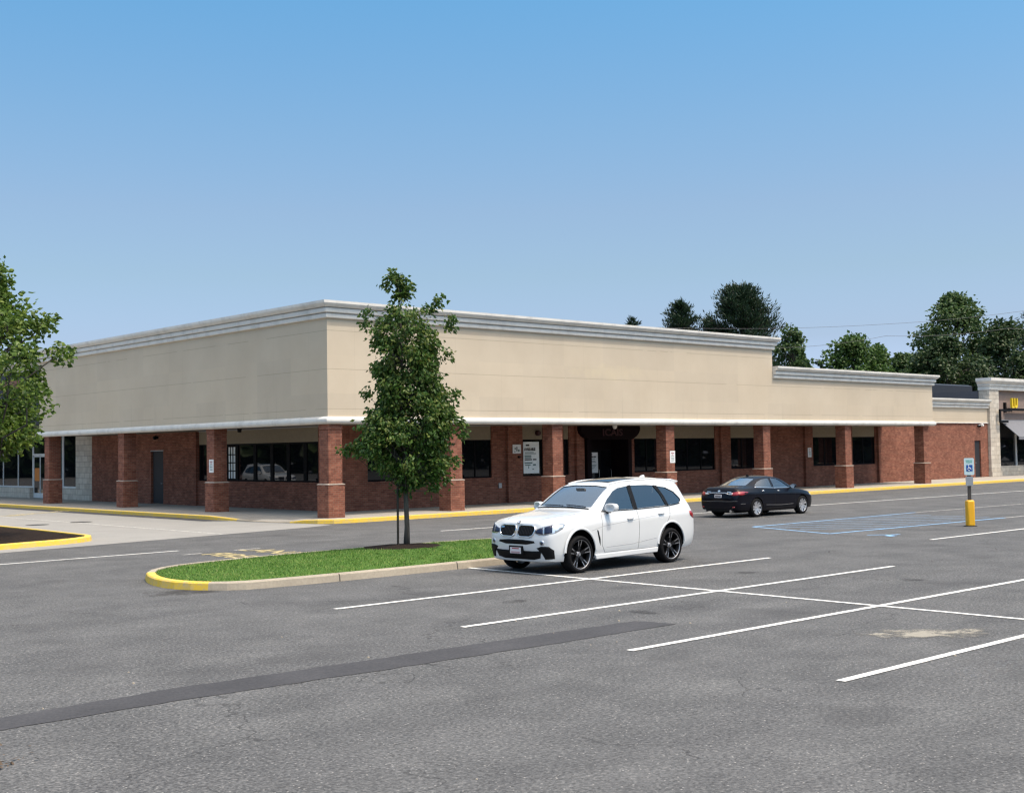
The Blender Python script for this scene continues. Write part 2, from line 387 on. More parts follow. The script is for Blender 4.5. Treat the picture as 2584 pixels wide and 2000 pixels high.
# cars
M['white_paint'] = m_carpaint('white_car_paint', (.66,.675,.68)); M['black_paint'] = m_carpaint('black_car_paint', (.003,.003,.007), .42, .4); M['black_paint'].node_tree.nodes['Principled BSDF'].inputs['Specular IOR Level'].default_value = .05
M['rubber'] = plain('tyre_rubber', (.007,.007,.008), .85, spec=.2); M['black_plastic'] = plain('black_plastic', (.004,.004,.005), .55, spec=.2)
M['rim_dark'] = plain('gunmetal_alloy', (.012,.012,.014), .45, .3); M['rim_bright'] = plain('machined_alloy', (.40,.40,.42), .38, .8); M['rim_silver'] = plain('silver_alloy', (.60,.60,.62), .35, .7)
M['chrome'] = plain('chrome', (.80,.80,.82), .12, 1.0, .02); M['lamp_dark'] = m_darkglass('lamp_inner', (.015,.02,.05), .05)
M['lamp_clear'] = plain('lamp_reflector', (.62,.66,.70), .15, .7, .03); M['lamp_red'] = plain('red_lens', (.30,.008,.012), .12, 0, .1, 20, .8)
M['wind_glass'] = m_clearglass('windscreen_glass', (.72,.80,.80), 2.0, 2.2); M['side_glass'] = m_clearglass('clear_side_glass', (.62,.74,.71), 1.5, 1.9)
M['tint_glass'] = m_clearglass('privacy_glass', (.13,.14,.15), 1.3, 2.0)
M['seat_dark'] = plain('seat_leather', (.16,.16,.165), .6); M['seat_grey'] = plain('seat_cloth', (.24,.25,.25), .8)
M['cabin'] = plain('cabin_trim', (.09,.09,.092), .7); M['seam'] = plain('panel_gap_shadow', (.16,.16,.165), .8); M['crease_shade_line'] = plain('crease_shade_line', (.40,.405,.41), .6); M['seam_dark'] = plain('panel_gap_dark', (.002,.002,.002), .8)
M['plate'] = plain('plate_white', (.66,.62,.64), .5); M['bmblue'] = plain('emblem_blue', (.05,.16,.45), .3)

# ------------------------------------------------------------------ camera, sun, sky
R2 = Vector((0.736705, -0.676032, -0.015734)); U2 = Vector((-0.017649, -0.042482, 0.998941)); D2 = Vector((0.675984, 0.735647, 0.043228)); CAM = Vector((-25.591306, -37.774772, 2.358613)); FPX = 3131.50
cam = bpy.data.cameras.new('camera'); co_ = bpy.data.objects.new('camera', cam); COL.objects.link(co_)
Mx = Matrix.Identity(4)
for i in range(3):
    Mx[i][0] = R2[i]; Mx[i][1] = U2[i]; Mx[i][2] = -D2[i]; Mx[i][3] = CAM[i]
co_.matrix_world = Mx; cam.sensor_fit = 'HORIZONTAL'; cam.sensor_width = 36.0; cam.lens = FPX/2584.0*36.0
cam.clip_start = .1; cam.clip_end = 3000
scene.camera = co_
SUN = Vector((.12, -.44, 1.0)).normalized()
EL = math.asin(SUN.z); ROT = math.atan2(SUN.x, SUN.y)
sl = bpy.data.lights.new('sun', 'SUN'); so = bpy.data.objects.new('sun', sl); COL.objects.link(so)
sl.energy = 2.0; sl.angle = radians(.6); sl.color = (1.0, .95, .87)
so.rotation_euler = (-SUN).to_track_quat('-Z', 'Y').to_euler(); so.location = (0, 0, 60)
w = bpy.data.worlds.new('World'); scene.world = w; w.use_nodes = True
wt = w.node_tree; bg = wt.nodes['Background']
sky = wt.nodes.new('ShaderNodeTexSky'); sky.sky_type = 'NISHITA'; sky.sun_disc = False
sky.sun_elevation = EL; sky.sun_rotation = ROT; sky.altitude = 0; sky.air_density = 1.0; sky.dust_density = 2.0; sky.ozone_density = 1.6
# elevation gain: low sky dimmed and tinted, high sky boosted to add fill light
tc = wt.nodes.new('ShaderNodeTexCoord'); sx_ = wt.nodes.new('ShaderNodeSeparateXYZ'); wt.links.new(tc.outputs['Generated'], sx_.inputs[0])
rp = wt.nodes.new('ShaderNodeValToRGB'); els = rp.color_ramp.elements; wt.links.new(sx_.outputs[2], rp.inputs[0])
GAIN = [(0.0,(.66,.77,1.15)),(.035,(.43,.49,.74)),(.087,(.335,.352,.435)),(.139,(.335,.358,.375)),(.19,(.345,.368,.382)),(.25,(.315,.395,.415)),(.345,(.255,.43,.472)),(.45,(.44,.56,.55)),(.60,(1.05,.97,.76)),(.75,(1.42,1.21,.88)),(1.0,(1.36,1.15,.85))]
while len(els) < len(GAIN): els.new(.5)
for e_, (p_, c_) in zip(els, GAIN): e_.position = p_; e_.color = (*c_, 1)
mxs = wt.nodes.new('ShaderNodeMix'); mxs.data_type = 'RGBA'; mxs.blend_type = 'MULTIPLY'; mxs.inputs[0].default_value = 1.0
wt.links.new(sky.outputs[0], mxs.inputs[6]); wt.links.new(rp.outputs[0], mxs.inputs[7])
wt.links.new(mxs.outputs[2], bg.inputs[0]); bg.inputs[1].default_value = .30
scene.view_settings.view_transform = 'Standard'; scene.view_settings.look = 'None'
scene.view_settings.exposure = .48; scene.view_settings.gamma = 1.0
scene.render.engine = 'CYCLES'; scene.cycles.filter_width = 1.35
scene.cycles.max_bounces = 8; scene.cycles.transparent_max_bounces = 12; scene.cycles.use_denoising = True

# ------------------------------------------------------------------ ground
RZ = -.15                                   # level of the driving surface; the walk under the canopy is z = 0
sheet('ground', [(-400,-400),(400,-400),(400,400),(-400,400)], RZ, M['asphalt'])
sheet('concrete_apron', [(-1.55,60),(-1.55,3.2),(-.75,-1.35),(-2.08,-1.9),(-8.98,-3.35),(-12.2,-4.05),(-60,-14.0),(-60,60)], RZ+.004, M['apron'])
# dark strip along the side kerb, painted in for the store's shadow
strip = [(-16+0, 0)]
def line(name, a, b, wd, mat, z=RZ+.008):
    a = Vector(a); b = Vector(b); d = (b-a).normalized(); n = Vector((-d.y, d.x))*wd/2
    return sheet(name, [a-n, b-n, b+n, a+n], z, mat)
for y, x0, x1 in ((-21.02,-14.14,-2.4), (-24.15,-14.1,-2.5), (-27.3,-14.05,-2.5), (-30.3,-14.05,-2.5), (-33.4,-14.05,-2.5)):
    line('parking_stripe', (x0,y), (x1,y), .115, M['white_line'])
line('parking_stripe', (-8.2,-17.3), (-8.35,-36), .105, M['white_line'], RZ+.0075)
line('parking_stripe', (4.47,-21.15), (15.5,-21.25), .115, M['white_line'])
line('parking_stripe', (4.6,-24.3), (15.5,-24.4), .115, M['white_line'])
line('lane_stripe', (-40,-9.2), (-9.9,-7.62), .12, M['white_line'])
line('lane_stripe', (-.72,-7.3), (70,-9.2), .12, M['white_line'])
line('lane_stripe', (-5.6,45), (-5.75,-2.55), .11, M['worn_line'])
# worn blue access aisle and the remains of a wheelchair mark
A, B_, C_, D_ = (6.2,-14.2), (4.88,-17.83), (14.6,-18.2), (15.9,-14.3)
line('aisle_stripe', A, B_, .12, M['blue_line']); line('aisle_stripe', B_, (14.5,-18.3), .13, M['blue_line'], RZ+.009)
line('aisle_stripe', A, (16.0,-14.2), .11, M['blue_line'], RZ+.0085); line('aisle_stripe', (14.5,-18.3), (22,-18.5), .10, M['worn_line'])
line('aisle_stripe', (16,-14.2), (24,-14.5), .09, M['worn_line'])
for k in range(8):
    f = k/7.0
    a = (4.2+f*9.2, -14.3); b = (7.9+f*9.2, -17.78)
    lo = 6.1-(a[1]+14.2)*.36
    if a[0] < 6.3: t_ = (6.25-a[0])/4.1; a = (a[0]+3.7*t_, a[1]-3.48*t_)
    if b[0] > 14.7: t_ = (b[0]-14.7)/3.7; b = (b[0]-3.7*t_, b[1]+3.48*t_)
    line('aisle_stripe', a, b, .07, M['blue_line'], RZ+.0072)
mb = MB()
mb.add([(5.05,-18.9,0),(5.45,-19.3,0),(5.36,-19.38,0),(4.96,-18.98,0)], [(0,1,2,3)])
mb.add([(5.3,-19.35,0),(5.75,-19.45,0),(5.72,-19.58,0),(5.28,-19.5,0)], [(0,1,2,3)])
mb.add([(5.05,-19.45,0),(5.3,-19.4,0),(5.2,-19.75,0),(4.9,-19.72,0)], [(0,1,2,3)])
for v in range(len(mb.v)): mb.v[v] = (mb.v[v][0], mb.v[v][1], RZ+.008)
tag(mb.build('wheelchair_mark', M['blue_line']), kind='structure')
# painted words beside the kerb and across the drive
def road_word(s, x, y, up, rd, size, mat=M['road_yellow'], sx=1.0):
    mb = MB(); text_mb(mb, s, size, frame_m((x, y, RZ+.009), rd, up), 0, 'CENTER', .012, sx)
    return tag(mb.build('road_lettering', mat, None, normals=False), kind='structure')
road_word('FIRE', -9.85, -10.15, (1,0,0), (0,-1,0), 1.02); road_word('LANE', -8.5, -9.85, (1,0,0), (0,-1,0), 1.02)
line('road_lettering', (-10.5,-9.0), (-9.95,-8.95), .13, M['worn_line'], RZ+.0095)
line('road_lettering', (-8.9,-8.75), (-8.1,-8.72), .12, M['worn_line'], RZ+.0095)
road_word('FIRE LANE', -3.6, 18.0, (.55,-.83,0), (.83,.55,0), .95)
# tar patch, sand stain, iron covers
def blob(name, pts, z, mat, jag=.05, step=.25):
    out = []; n = len(pts)
    for i in range(n):
        a = Vector(pts[i]); b = Vector(pts[(i+1) % n]); k = max(1, int((b-a).length/step)); nr = Vector((-(b-a).y, (b-a).x)).normalized()
        for j in range(k): out.append(a + (b-a)*j/k + nr*random.uniform(-jag, jag))
    return sheet(name, out, z, mat)
blob('tar_patch', [(-30,-25.2),(-21.05,-25.47),(-19.19,-25.33),(-16.52,-25.42),(-13.41,-25.5),(-12.0,-25.58),(-11.85,-26.22),(-14.2,-26.2),(-17.05,-26.1),(-19.5,-25.98),(-21.27,-26.02),(-30,-25.9)], RZ+.005, M['patch'], .02, .2)
def m_sand():
    t = NT('sand_wash'); co = t.coord(); s = t.sep(co)
    ax_ = t.math('ADD', s[0], 10.4); ay_ = t.math('ADD', s[1], 29.25)
    dx = t.math('DIVIDE', t.math('SUBTRACT', t.math('MULTIPLY', ax_, .74), t.math('MULTIPLY', ay_, .68)), 2.1); dy = t.math('DIVIDE', t.math('ADD', t.math('MULTIPLY', ax_, .68), t.math('MULTIPLY', ay_, .74)), .85)
    d = t.math('ADD', t.math('MULTIPLY', dx, dx), t.math('MULTIPLY', dy, dy))
    n = t.noise(co, 2.6, 8, .75)
    k = t.ramp(t.math('ADD', d, t.math('MULTIPLY', n, 1.5)), [(.75, rgb(1,1,1)), (1.6, rgb(0,0,0))])
    f = t.noise(co, 30, 3)
    t.set(color=t.mix(k, rgb(.10,.10,.102), t.mix(f, rgb(.30,.28,.235), rgb(.42,.395,.335))), rough=.95, spec=.2)
    tr = t.n('ShaderNodeBsdfTransparent'); mx = t.n('ShaderNodeMixShader', {0: t.math('MULTIPLY', k, .78), 1: tr.outputs[0], 2: t.b.outputs[0]})
    t.link(mx.outputs[0], t.out.inputs[0]); return t.m
sheet('sand_stain', [(-12.9,-31.4),(-8.0,-31.4),(-8.0,-27.2),(-12.9,-27.2)], RZ+.0055, m_sand())
def m_dirt(name, cx, cy, rx, ry, col, amt):
    t = NT(name); co = t.coord(); s = t.sep(co)
    dx = t.math('DIVIDE', t.math('SUBTRACT', s[0], cx), rx); dy = t.math('DIVIDE', t.math('SUBTRACT', s[1], cy), ry)
    d = t.math('ADD', t.math('MULTIPLY', dx, dx), t.math('MULTIPLY', dy, dy)); n = t.noise(co, 3.0, 7, .7)
    k = t.ramp(t.math('ADD', d, t.math('MULTIPLY', n, 1.3)), [(.5, rgb(1,1,1)), (1.1, rgb(0,0,0))])
    t.set(color=rgb(*col), rough=.95, spec=.2)
    tr = t.n('ShaderNodeBsdfTransparent'); mx = t.n('ShaderNodeMixShader', {0: t.math('MULTIPLY', k, amt), 1: tr.outputs[0], 2: t.b.outputs[0]})
    t.link(mx.outputs[0], t.out.inputs[0]); return t.m
sheet('tyre_scuff', [(-17.5,-18.5),(-11.5,-18.5),(-11.5,-15.2),(-17.5,-15.2)], RZ+.0052, m_dirt('tyre_scuff', -14.4, -16.8, 1.7, .95, (.055,.053,.05), .6))
for k_, (x, y, rx, ry) in enumerate(((-11.6,-22.5,.5,.35),(-5.4,-22.6,.45,.4),(-11.2,-25.0,.35,.5),(-4.6,-25.8,.5,.4),(-11.9,-31.9,.6,.4),(6.8,-22.8,.5,.45))):
    sheet('oil_spot', [(x-1,y-1),(x+1,y-1),(x+1,y+1),(x-1,y+1)], RZ+.0045, m_dirt('oil_spot', x, y, rx, ry, (.032,.032,.034), .55))
for x, y in ((-7.24,8.5),(-5.4,8.85)):
    sheet('drain_cover', [(x+.42*cos(2*pi*k/20), y+.42*sin(2*pi*k/20)) for k in range(20)], RZ+.0085, M['post'])
# dead leaves swept together at the near left corner
mb = MB()
for _ in range(38):
    a = random.gauss(0, 1); x = -21.72 + random.gauss(0,.10); y = -27.35 + random.gauss(0,.12)
    if random.random() < .2: x += random.uniform(-.2,.7); y += random.uniform(.1,.8)
    r = random.uniform(.012,.034); t_ = random.uniform(0, 6.28); z = RZ + .01 + random.uniform(0,.03)
    u = Vector((cos(t_), sin(t_), random.uniform(-.5,.5)))*r; v = Vector((-sin(t_), cos(t_), random.uniform(-.5,.5)))*r*.6
    c = Vector((x, y, z)); mb.add([c-u, c+v, c+u, c-v], [(0,1,2,3)])
tag(mb.build('leaf_litter', M['litter'], normals=False), kind='stuff')
mb = MB()
for _ in range(26):
    x = random.uniform(-23,-8); y = random.uniform(-31,-19); r = random.uniform(.008,.018)
    mb.lathe([(0,RZ),(r,RZ),(r*.8,RZ+r*.7),(0,RZ+r)], 'z', (x, y, 0), 6)
tag(mb.build('gravel_grit', M['kerb']), kind='stuff')

# ------------------------------------------------------------------ the walk and its yellow kerb
kpath = [(-1.6,60),(-1.6,30),(-1.6,16),(-1.6,8),(-1.6,6.2),(-1.55,5.2),(-1.45,4.0),(-1.3,3.0),(-1.15,2.0),(-1.02,1.0),(-.9,.3),(-.75,-.4),(-.35,-.85),(.4,-1.0),(1.6,-1.0),(6,-1.0),(20,-1.0),(90,-1.0)]
kh =    [.15,.15,.15,.15,.15,.12,.07,.035,.022,.05,.12,.15,.15,.15,.15,.15,.15,.15]
def kerb_strip(name, i0, i1, mat, wd=.17):
    mb = MB(); pr = []
    for i in range(i0, i1+1):
        p = Vector(kpath[i]); a = Vector(kpath[max(i-1,0)]); b = Vector(kpath[min(i+1,len(kpath)-1)])
        d = (b-a).normalized(); n = Vector((-d.y, d.x)); h = kh[i]
        pr.append([(p.x-n.x*o, p.y-n.y*o, RZ+z) for o, z in ((0,-.02),(0,h-.018),(.018,h),(wd,h),(wd,-.02))])
    vs = [q for r in pr for q in r]; k = 5
    mb.add(vs, [(i*k+j, i*k+(j+1) % k, (i+1)*k+(j+1) % k, (i+1)*k+j) for i in range(len(pr)-1) for j in range(k)] + [tuple(range(k)), tuple(range((len(pr)-1)*k, len(pr)*k))])
    o = mb.build(name, mat); o['kind'] = 'structure'; return o
# walking order has the road on the right, so 'n' points to the building: flip offsets
for i in range(len(kpath)): pass
def kerb_strip_in(name, i0, i1, mat, wd=.17):
    mb = MB(); pr = []
    for i in range(i0, i1+1):
        p = Vector(kpath[i]); a = Vector(kpath[max(i-1,0)]); b = Vector(kpath[min(i+1,len(kpath)-1)])
        d = (b-a).normalized(); n = Vector((-d.y, d.x)); h = kh[i]
        pr.append([(p.x+n.x*o, p.y+n.y*o, RZ+z) for o, z in ((0,-.02),(.012,h-.02),(.03,h),(wd,h),(wd,-.02))])
    vs = [q for r in pr for q in r]; k = 5
    mb.add(vs, [(i*k+j, i*k+(j+1) % k, (i+1)*k+(j+1) % k, (i+1)*k+j) for i in range(len(pr)-1) for j in range(k)] + [tuple(range(k)), tuple(range((len(pr)-1)*k, len(pr)*k))])
    o = mb.build(name, mat); o['kind'] = 'structure'; return o
kerb_strip_in('yellow_kerb', 0, 6, M['yellow']); kerb_strip_in('kerb', 6, 9, M['kerb']); kerb_strip_in('yellow_kerb', 9, 17, M['yellow'])
mb = MB(); inner = []; ramp = []
for i in range(len(kpath)):
    p = Vector(kpath[i]); a = Vector(kpath[max(i-1,0)]); b = Vector(kpath[min(i+1,len(kpath)-1)])
    d = (b-a).normalized(); n = Vector((-d.y, d.x))
    q = p + n*.17; r_ = p + n*1.15
    ramp.append((q.x, q.y, RZ+kh[i]-.001)); inner.append((r_.x, r_.y, 0.0))
inner[11] = (.25,.35,0); inner[12] = (.5,.22,0); inner[13] = (.9,.15,0)
n = len(kpath)
mb.add(ramp + inner, [(i, i+1, n+i+1, n+i) for i in range(n-1)])
mb.add(inner + [(90,5,0),(5,5,0),(5,60,0)], [tuple(range(n+3))])
o = mb.build('sidewalk', M['walk']); o['kind'] = 'structure'
if sum(p.normal.z for p in o.data.polygons) < 0: o.data.flip_normals()
sheet('kerb_shadow_strip', [(-1.6,60),(-1.6,5.4),(-1.62,4.2),(-2.35,4.9),(-2.45,60)], RZ+.006, M['patch'])  # dark sheet in the tar colour, painting the store's shadow on the road

# ------------------------------------------------------------------ the corner store
YW, XW = 3.6, 3.0                            # planes of the recessed walls
XE, YE = 43.4, 26.5                          # where the canopy ends
store = tag(empty('store_building'), 'long low corner store of red brick under a beige stucco canopy with white cornices', 'store building')
mb = MB()
mb.box((0,0,3.66),(27.3,.35,7.40)); mb.box((0,.35,3.66),(.35,YE,7.40)); mb.box((27.3,0,3.66),(XE,.35,5.95))
mb.box((26.95,.35,3.66),(27.3,18,7.40)); mb.box((XE-.35,.35,3.66),(XE,YW+2,5.95)); mb.box((.35,YE-.35,3.66),(5,YE,7.40))
mb.build('stucco_fascia', M['stucco'], store)
mb = MB(); mb.box((XE,YW-.02,3.77),(57.45,YW+.25,4.85)); mb.build('low_fascia', M['stucco'], store)
def cornice(path, z, name):
    pr = [(0,0),(.08,0),(.11,.02),(.11,.163),(.03,.166),(.03,.19),(.16,.193),(.185,.215),(.185,.36),(.10,.363),(.10,.387),(.23,.39),(.30,.45),(.35,.52),(.35,.615),(-.06,.615),(-.06,.0)]
    mb = MB(); sweep(mb, path, pr, z); return mb.build(name, M['trim'], store)
cornice([(27.3,6),(27.3,0),(0,0),(0,YE+.05)], 7.29, 'tall_cornice')
cornice([(XE,6),(XE,0),(27.32,0)], 5.83, 'middle_cornice')
cornice([(57.44,YW-.02),(XE+.02,YW-.02)], 4.74, 'low_cornice')
mb = MB()
pr = [(-.02,3.42),(.05,3.42),(.11,3.46),(.14,3.52),(.14,3.58),(.11,3.65),(.05,3.69),(-.02,3.69)]
sweep(mb, [(XE,2.5),(XE,0),(0,0),(0,YE+.1)], pr); smooth_by_angle(mb.build('canopy_band', M['trim'], store), 50)
mb = MB(); sweep(mb, [(57.44,YW-.02),(XE+.16,YW-.02)], [(0,3.70),(.05,3.70),(.07,3.73),(.05,3.77),(0,3.77)]); mb.build('low_band', M['trim'], store)
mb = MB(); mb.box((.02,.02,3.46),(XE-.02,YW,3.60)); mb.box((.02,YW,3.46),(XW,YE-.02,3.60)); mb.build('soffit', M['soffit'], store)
mb = MB(); mb.box((.36,.36,7.0),(26.94,18,7.15)); mb.box((27.32,.36,5.5),(XE-.36,18,5.6)); mb.box((XE+.02,YW+.26,4.6),(57.4,16,4.7)); mb.build('roof', M['roofing'], store)
# brick and stucco walls, built round the openings
W = MB()
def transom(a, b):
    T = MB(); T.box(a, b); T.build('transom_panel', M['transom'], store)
def fwall(x0, x1, z0=0, z1=3.46, y=YW): W.box((x0,y,z0),(x1,y+.3,z1))
SILL, HEAD = 1.16, 2.84
win_f = [(4.36,8.6),(9.3,11.15),(12.97,14.34),(15.67,16.03),(20.62,22.6),(23.7,27.05),(28.32,30.6),(36.07,38.8),(40.3,42.85)]
solid = [(3.0,4.36),(8.6,9.3),(11.15,12.97),(14.34,15.67),(16.03,16.95),(20.12,20.62),(22.6,23.7),(27.05,28.32),(30.6,36.07),(38.8,40.3),(42.85,55.51),(56.38,57.46)]
for a, b in solid:
    fwall(a, b, 0, 3.46 if b < 43 else 3.77)
for a, b in win_f:
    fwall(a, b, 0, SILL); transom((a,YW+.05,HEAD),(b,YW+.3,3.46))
fwall(55.51,56.38,2.52,3.77)
# side wall: a brick mass with a steel door, then the long window
W.build('brick_wall', M['brick'], store); W = MB()
def lwall(y0, y1, z0=0, z1=3.46, x=XW): W.box((x,y0,z0),(x+.3,y1,z1))
lwall(YW+.3,5.13); lwall(12.72,14.3); lwall(15.9,18.45,0,3.46,XW-.12); lwall(19.73,26.6,0,3.46,XW-.12); lwall(15.2,15.9,0,3.46,XW-.12)
lwall(18.45,19.73,2.58,3.46,XW-.12); lwall(5.13,12.72,0,SILL); lwall(14.3,15.2,0,SILL)
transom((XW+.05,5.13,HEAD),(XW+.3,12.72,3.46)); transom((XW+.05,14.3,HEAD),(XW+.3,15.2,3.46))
W.build('brick_wall', M['brick'], store)
for a, b in ((11.99,12.89),(16.39,16.91),(27.38,28.19),(35.14,35.89),(42.99,43.39)):
    mb = MB(); mb.box((a,YW-.16,0),(b,YW,3.46)); mb.build('pilaster', M['brick'], store)
mb = MB(); mb.box((6,6,0),(57,6.1,3.4)); mb.box((6,6.1,0),(6.1,26,3.4)); mb.build('inner_wall', M['black_frame'], store)
# windows
def window_f(x0, x1, n):
    mb = MB(); t = .05; y0, y1 = YW+.07, YW+.15
    mb.box((x0,y0,SILL),(x1,y1,SILL+t+.02)); mb.box((x0,y0,HEAD-t),(x1,y1,HEAD))
    for k in range(n+1):
        x = x0 + (x1-x0)*k/n; a = x if k == 0 else x-t if k == n else x-t/2; mb.box((a,y0,SILL+t+.02),(a+t,y1,HEAD-t))
    f = mb.build('window', M['black_frame'], store)
    g = MB(); g.box((x0+.01,YW+.105,SILL+.02),(x1-.01,YW+.115,HEAD-.01)); g.build('pane', M['glass'], f); return f
for (a, b), n in zip(win_f, (3,2,2,1,2,3,2,2,2)): window_f(a, b, n)
def window_l(cuts):
    mb = MB(); t = .07; x0, x1 = XW+.07, XW+.15; a0, a1 = cuts[0], cuts[-1]
    mb.box((x0,a0,SILL),(x1,a1,SILL+t)); mb.box((x0,a0,HEAD-t),(x1,a1,HEAD))
    for k, y in enumerate(cuts):
        a = y if k == 0 else y-.18 if k == len(cuts)-1 else y-.12; mb.box((x0,a,SILL+t),(x1,a+(.18 if k in (0,len(cuts)-1) else .24),HEAD-t))
    f = mb.build('window', M['black_frame'], store)
    g = MB(); g.box((XW+.105,a0+.01,SILL+.02),(XW+.115,a1-.01,HEAD-.01)); g.build('pane', M['glass'], f); return f
wl = window_l([5.13,6.23,7.53,8.83,10.23,11.79,12.72]); window_l([14.3,15.2])
mb = MB()                                    # the first light is whitened inside and barred
mb.box((XW+.085,11.93,SILL+.1),(XW+.095,12.52,HEAD-.12)); mb.build('white_blind', M['paper'], wl)
mb = MB()
for k in range(5): z = SILL+.1+k*(HEAD-SILL-.22)/4; mb.box((XW+.06,11.9,z-.022),(XW+.083,12.55,z+.022))
for y in (12.12,12.34): mb.box((XW+.06,y-.022,SILL+.1),(XW+.083,y+.022,HEAD-.12))
mb.build('window_bars', M['black_frame'], wl)
# doors
def door_part(name, a, b, handle, face):
    mb = MB(); mb.box(a, b); d = mb.build(name, M['dark_door'], store, bevel=.004)
    hb = MB(); hb.tube(handle, .018); hb.build('handle', M['steel'], d); return d
door_part('steel_door', (XW-.03,18.49,.02), (XW+.03,19.69,2.56), [(XW-.04,18.62,1.0),(XW-.09,18.62,1.0),(XW-.09,18.75,1.0)], 'x')
door_part('steel_door', (55.54,YW+.08,.02), (56.35,YW+.13,2.5), [(55.62,YW+.07,1.0),(55.62,YW+.03,1.0),(55.74,YW+.03,1.0)], 'y')
mb = MB(); mb.box((XW-.14,18.42,2.58),(XW-.10,19.76,2.63)); mb.build('door_lintel', M['steel'], store)
# dark entrance: a bull-nosed header over a recessed glazed porch
hb = MB()
prof = [(16.45,3.46),(16.43,3.28),(16.50,3.10),(16.66,2.96),(16.95,2.84),(17.02,2.80),(20.04,2.80),(20.12,2.84),(20.36,2.96),(20.52,3.10),(20.62,3.28),(20.60,3.46)]
hb.prism(prof, 'y', YW-.42, YW-.02); hdr = hb.build('entrance_header', M['entrance'], store)
lb = MB(); text_mb(lb, 'ICAIS', .46, frame_m((18.6,YW-.435,3.13), (1,0,0), (0,0,1)), .012, 'CENTER', .01, 1.35); lb.build('header_letters', M['entrance_letter'], hdr)
eb = MB()
for a, b in ((16.96,17.26),(19.86,20.11)): eb.box((a,YW-.3,0),(b,YW+.9,2.80))
eb.box((17.26,YW+.85,2.35),(19.86,YW+.95,2.8))
eb.build('entrance_jamb', M['entrance'], store)
for a in (17.28,18.14,19.0):
    db = MB(); b = a+.84; y = YW+.82
    for q in ((a,a+.06),(b-.06,b)): db.box((q[0],y,0.02),(q[1],y+.05,2.35))
    db.box((a+.06,y,.02),(b-.06,y+.05,.2)); db.box((a+.06,y,2.27),(b-.06,y+.05,2.35))
    d = db.build('glass_door', M['black_frame'], store)
    gb = MB(); gb.box((a+.05,y+.02,.19),(b-.05,y+.03,2.28)); gb.build('pane', M['glass'], d)
    hb = MB(); hb.tube([(b-.1,y-.02,.95),(b-.1,y-.06,1.0),(b-.1,y-.06,1.3),(b-.1,y-.02,1.35)], .014); hb.build('handle', M['steel'], d)
# small fixtures
mb = MB(); mb.box((11.5,YW-.06,.68),(11.68,YW,.9)); mb.build('utility_box', M['steel'], store, bevel=.01)
mb = MB(); mb.lathe([(0,YW-.12),(.10,YW-.12),(.12,YW-.08),(.12,YW+.05)], 'y', (14.0,0,3.13), 20); mb.build('alarm_bell', plain('dark_red_bell', (.05,.012,.012), .4), store, smooth=False)
mb = MB(); mb.lathe([(0,-.10),(.05,-.10),(.06,-.04),(.06,.0)], 'y', (12.62,YW-.16,2.05), 14); mb.build('hose_bib', M['black_plastic'], store)
mb = MB(); mb.lathe([(0,3.28),(.06,3.29),(.10,3.34),(.12,3.46)], 'z', (17.5,2.0,0), 18); mb.build('soffit_light', M['signwhite'], store)
mb = MB(); mb.lathe([(0,3.3),(.08,3.3),(.10,3.46)], 'z', (1.6,9.0,0), 14); mb.build('soffit_light', M['black_plastic'], store)
mb = MB(); mb.box((56.1,YW-.08,3.46),(56.22,YW,3.62)); mb.lathe([(0,YW-.30),(.075,YW-.30),(.09,YW-.2),(.05,YW-.06)], 'y', (56.28,0,3.58), 14); mb.build('wall_light', M['signwhite'], store)
mb = MB(); mb.lathe([(0,YW-.26),(.07,YW-.26),(.08,YW-.2),(.04,YW)], 'y', (55.95,0,3.5), 14); mb.build('wall_light', M['black_plastic'], store)
mb = MB(); mb.lathe([(0,XW-.36),(.08,XW-.36),(.10,XW-.25),(.05,XW-.1)], 'x', (0,19.0,3.25), 14); mb.build('wall_light', M['black_plastic'], store)
# brick columns
def column(x, y):
    mb = MB(); mb.box((x,y,0),(x+.72,y+.72,1.20)); mb.box((x+.06,y+.06,1.20),(x+.66,y+.66,3.20)); mb.box((x+.085,y+.085,3.20),(x+.635,y+.635,3.23)); mb.box((x+.05,y+.05,3.23),(x+.67,y+.67,3.46))
    c = mb.build('brick_column', M['brick'], store)
    cb = MB(); cb.prism([(-.012,1.20),(.732,1.20),(.732,1.222),(.66,1.245),(.06,1.245),(-.012,1.222)], 'y', y-.012, y+.732)
    for i, v in enumerate(cb.v): cb.v[i] = (v[0]+x, v[1], v[2])
    cb.build('column_cap', M['cap'], c); return c
for x in (0,5.76,11.42,18.83,26.40,33.89,42.28): column(x, 0)
for y in (8.35,16.7,25.3): column(0, y)

# ------------------------------------------------------------------ notices on the store
def notice(name, M4, wd, ht, label, cat, mat, lines, group=None, thick=.012):
    r = empty(name, M4.translation); tag(r, label, cat, group)
    loc = Matrix(M4); loc.translation = (0,0,0)
    mb = MB()
    P = [(-wd/2,-ht/2),(wd/2,-ht/2),(wd/2,ht/2),(-wd/2,ht/2)]
    mb.add([loc @ Vector((a, b, 0)) for a, b in P] + [loc @ Vector((a, b, thick)) for a, b in P], [(3,2,1,0),(4,5,6,7),(0,1,5,4),(1,2,6,5),(2,3,7,6),(3,0,4,7)])
    mb.build('panel', mat, r)
    by = {}
    for kind, args, ink in lines:
        q = by.setdefault(ink, MB())
        if kind == 'bar':
            a, b, c, d = args; q.add([loc @ Vector((u, v, thick+.003)) for u, v in ((a,b),(c,b),(c,d),(a,d))], [(0,1,2,3)])
        else:
            s, x, y, size, bold, sx = args; text_mb(q, s, size, loc @ Matrix.Translation((x, y, thick+.003)), 0, 'LEFT', bold, sx)
    for ink, q in by.items(): q.build('lettering', M[ink], r, normals=False)
    return r
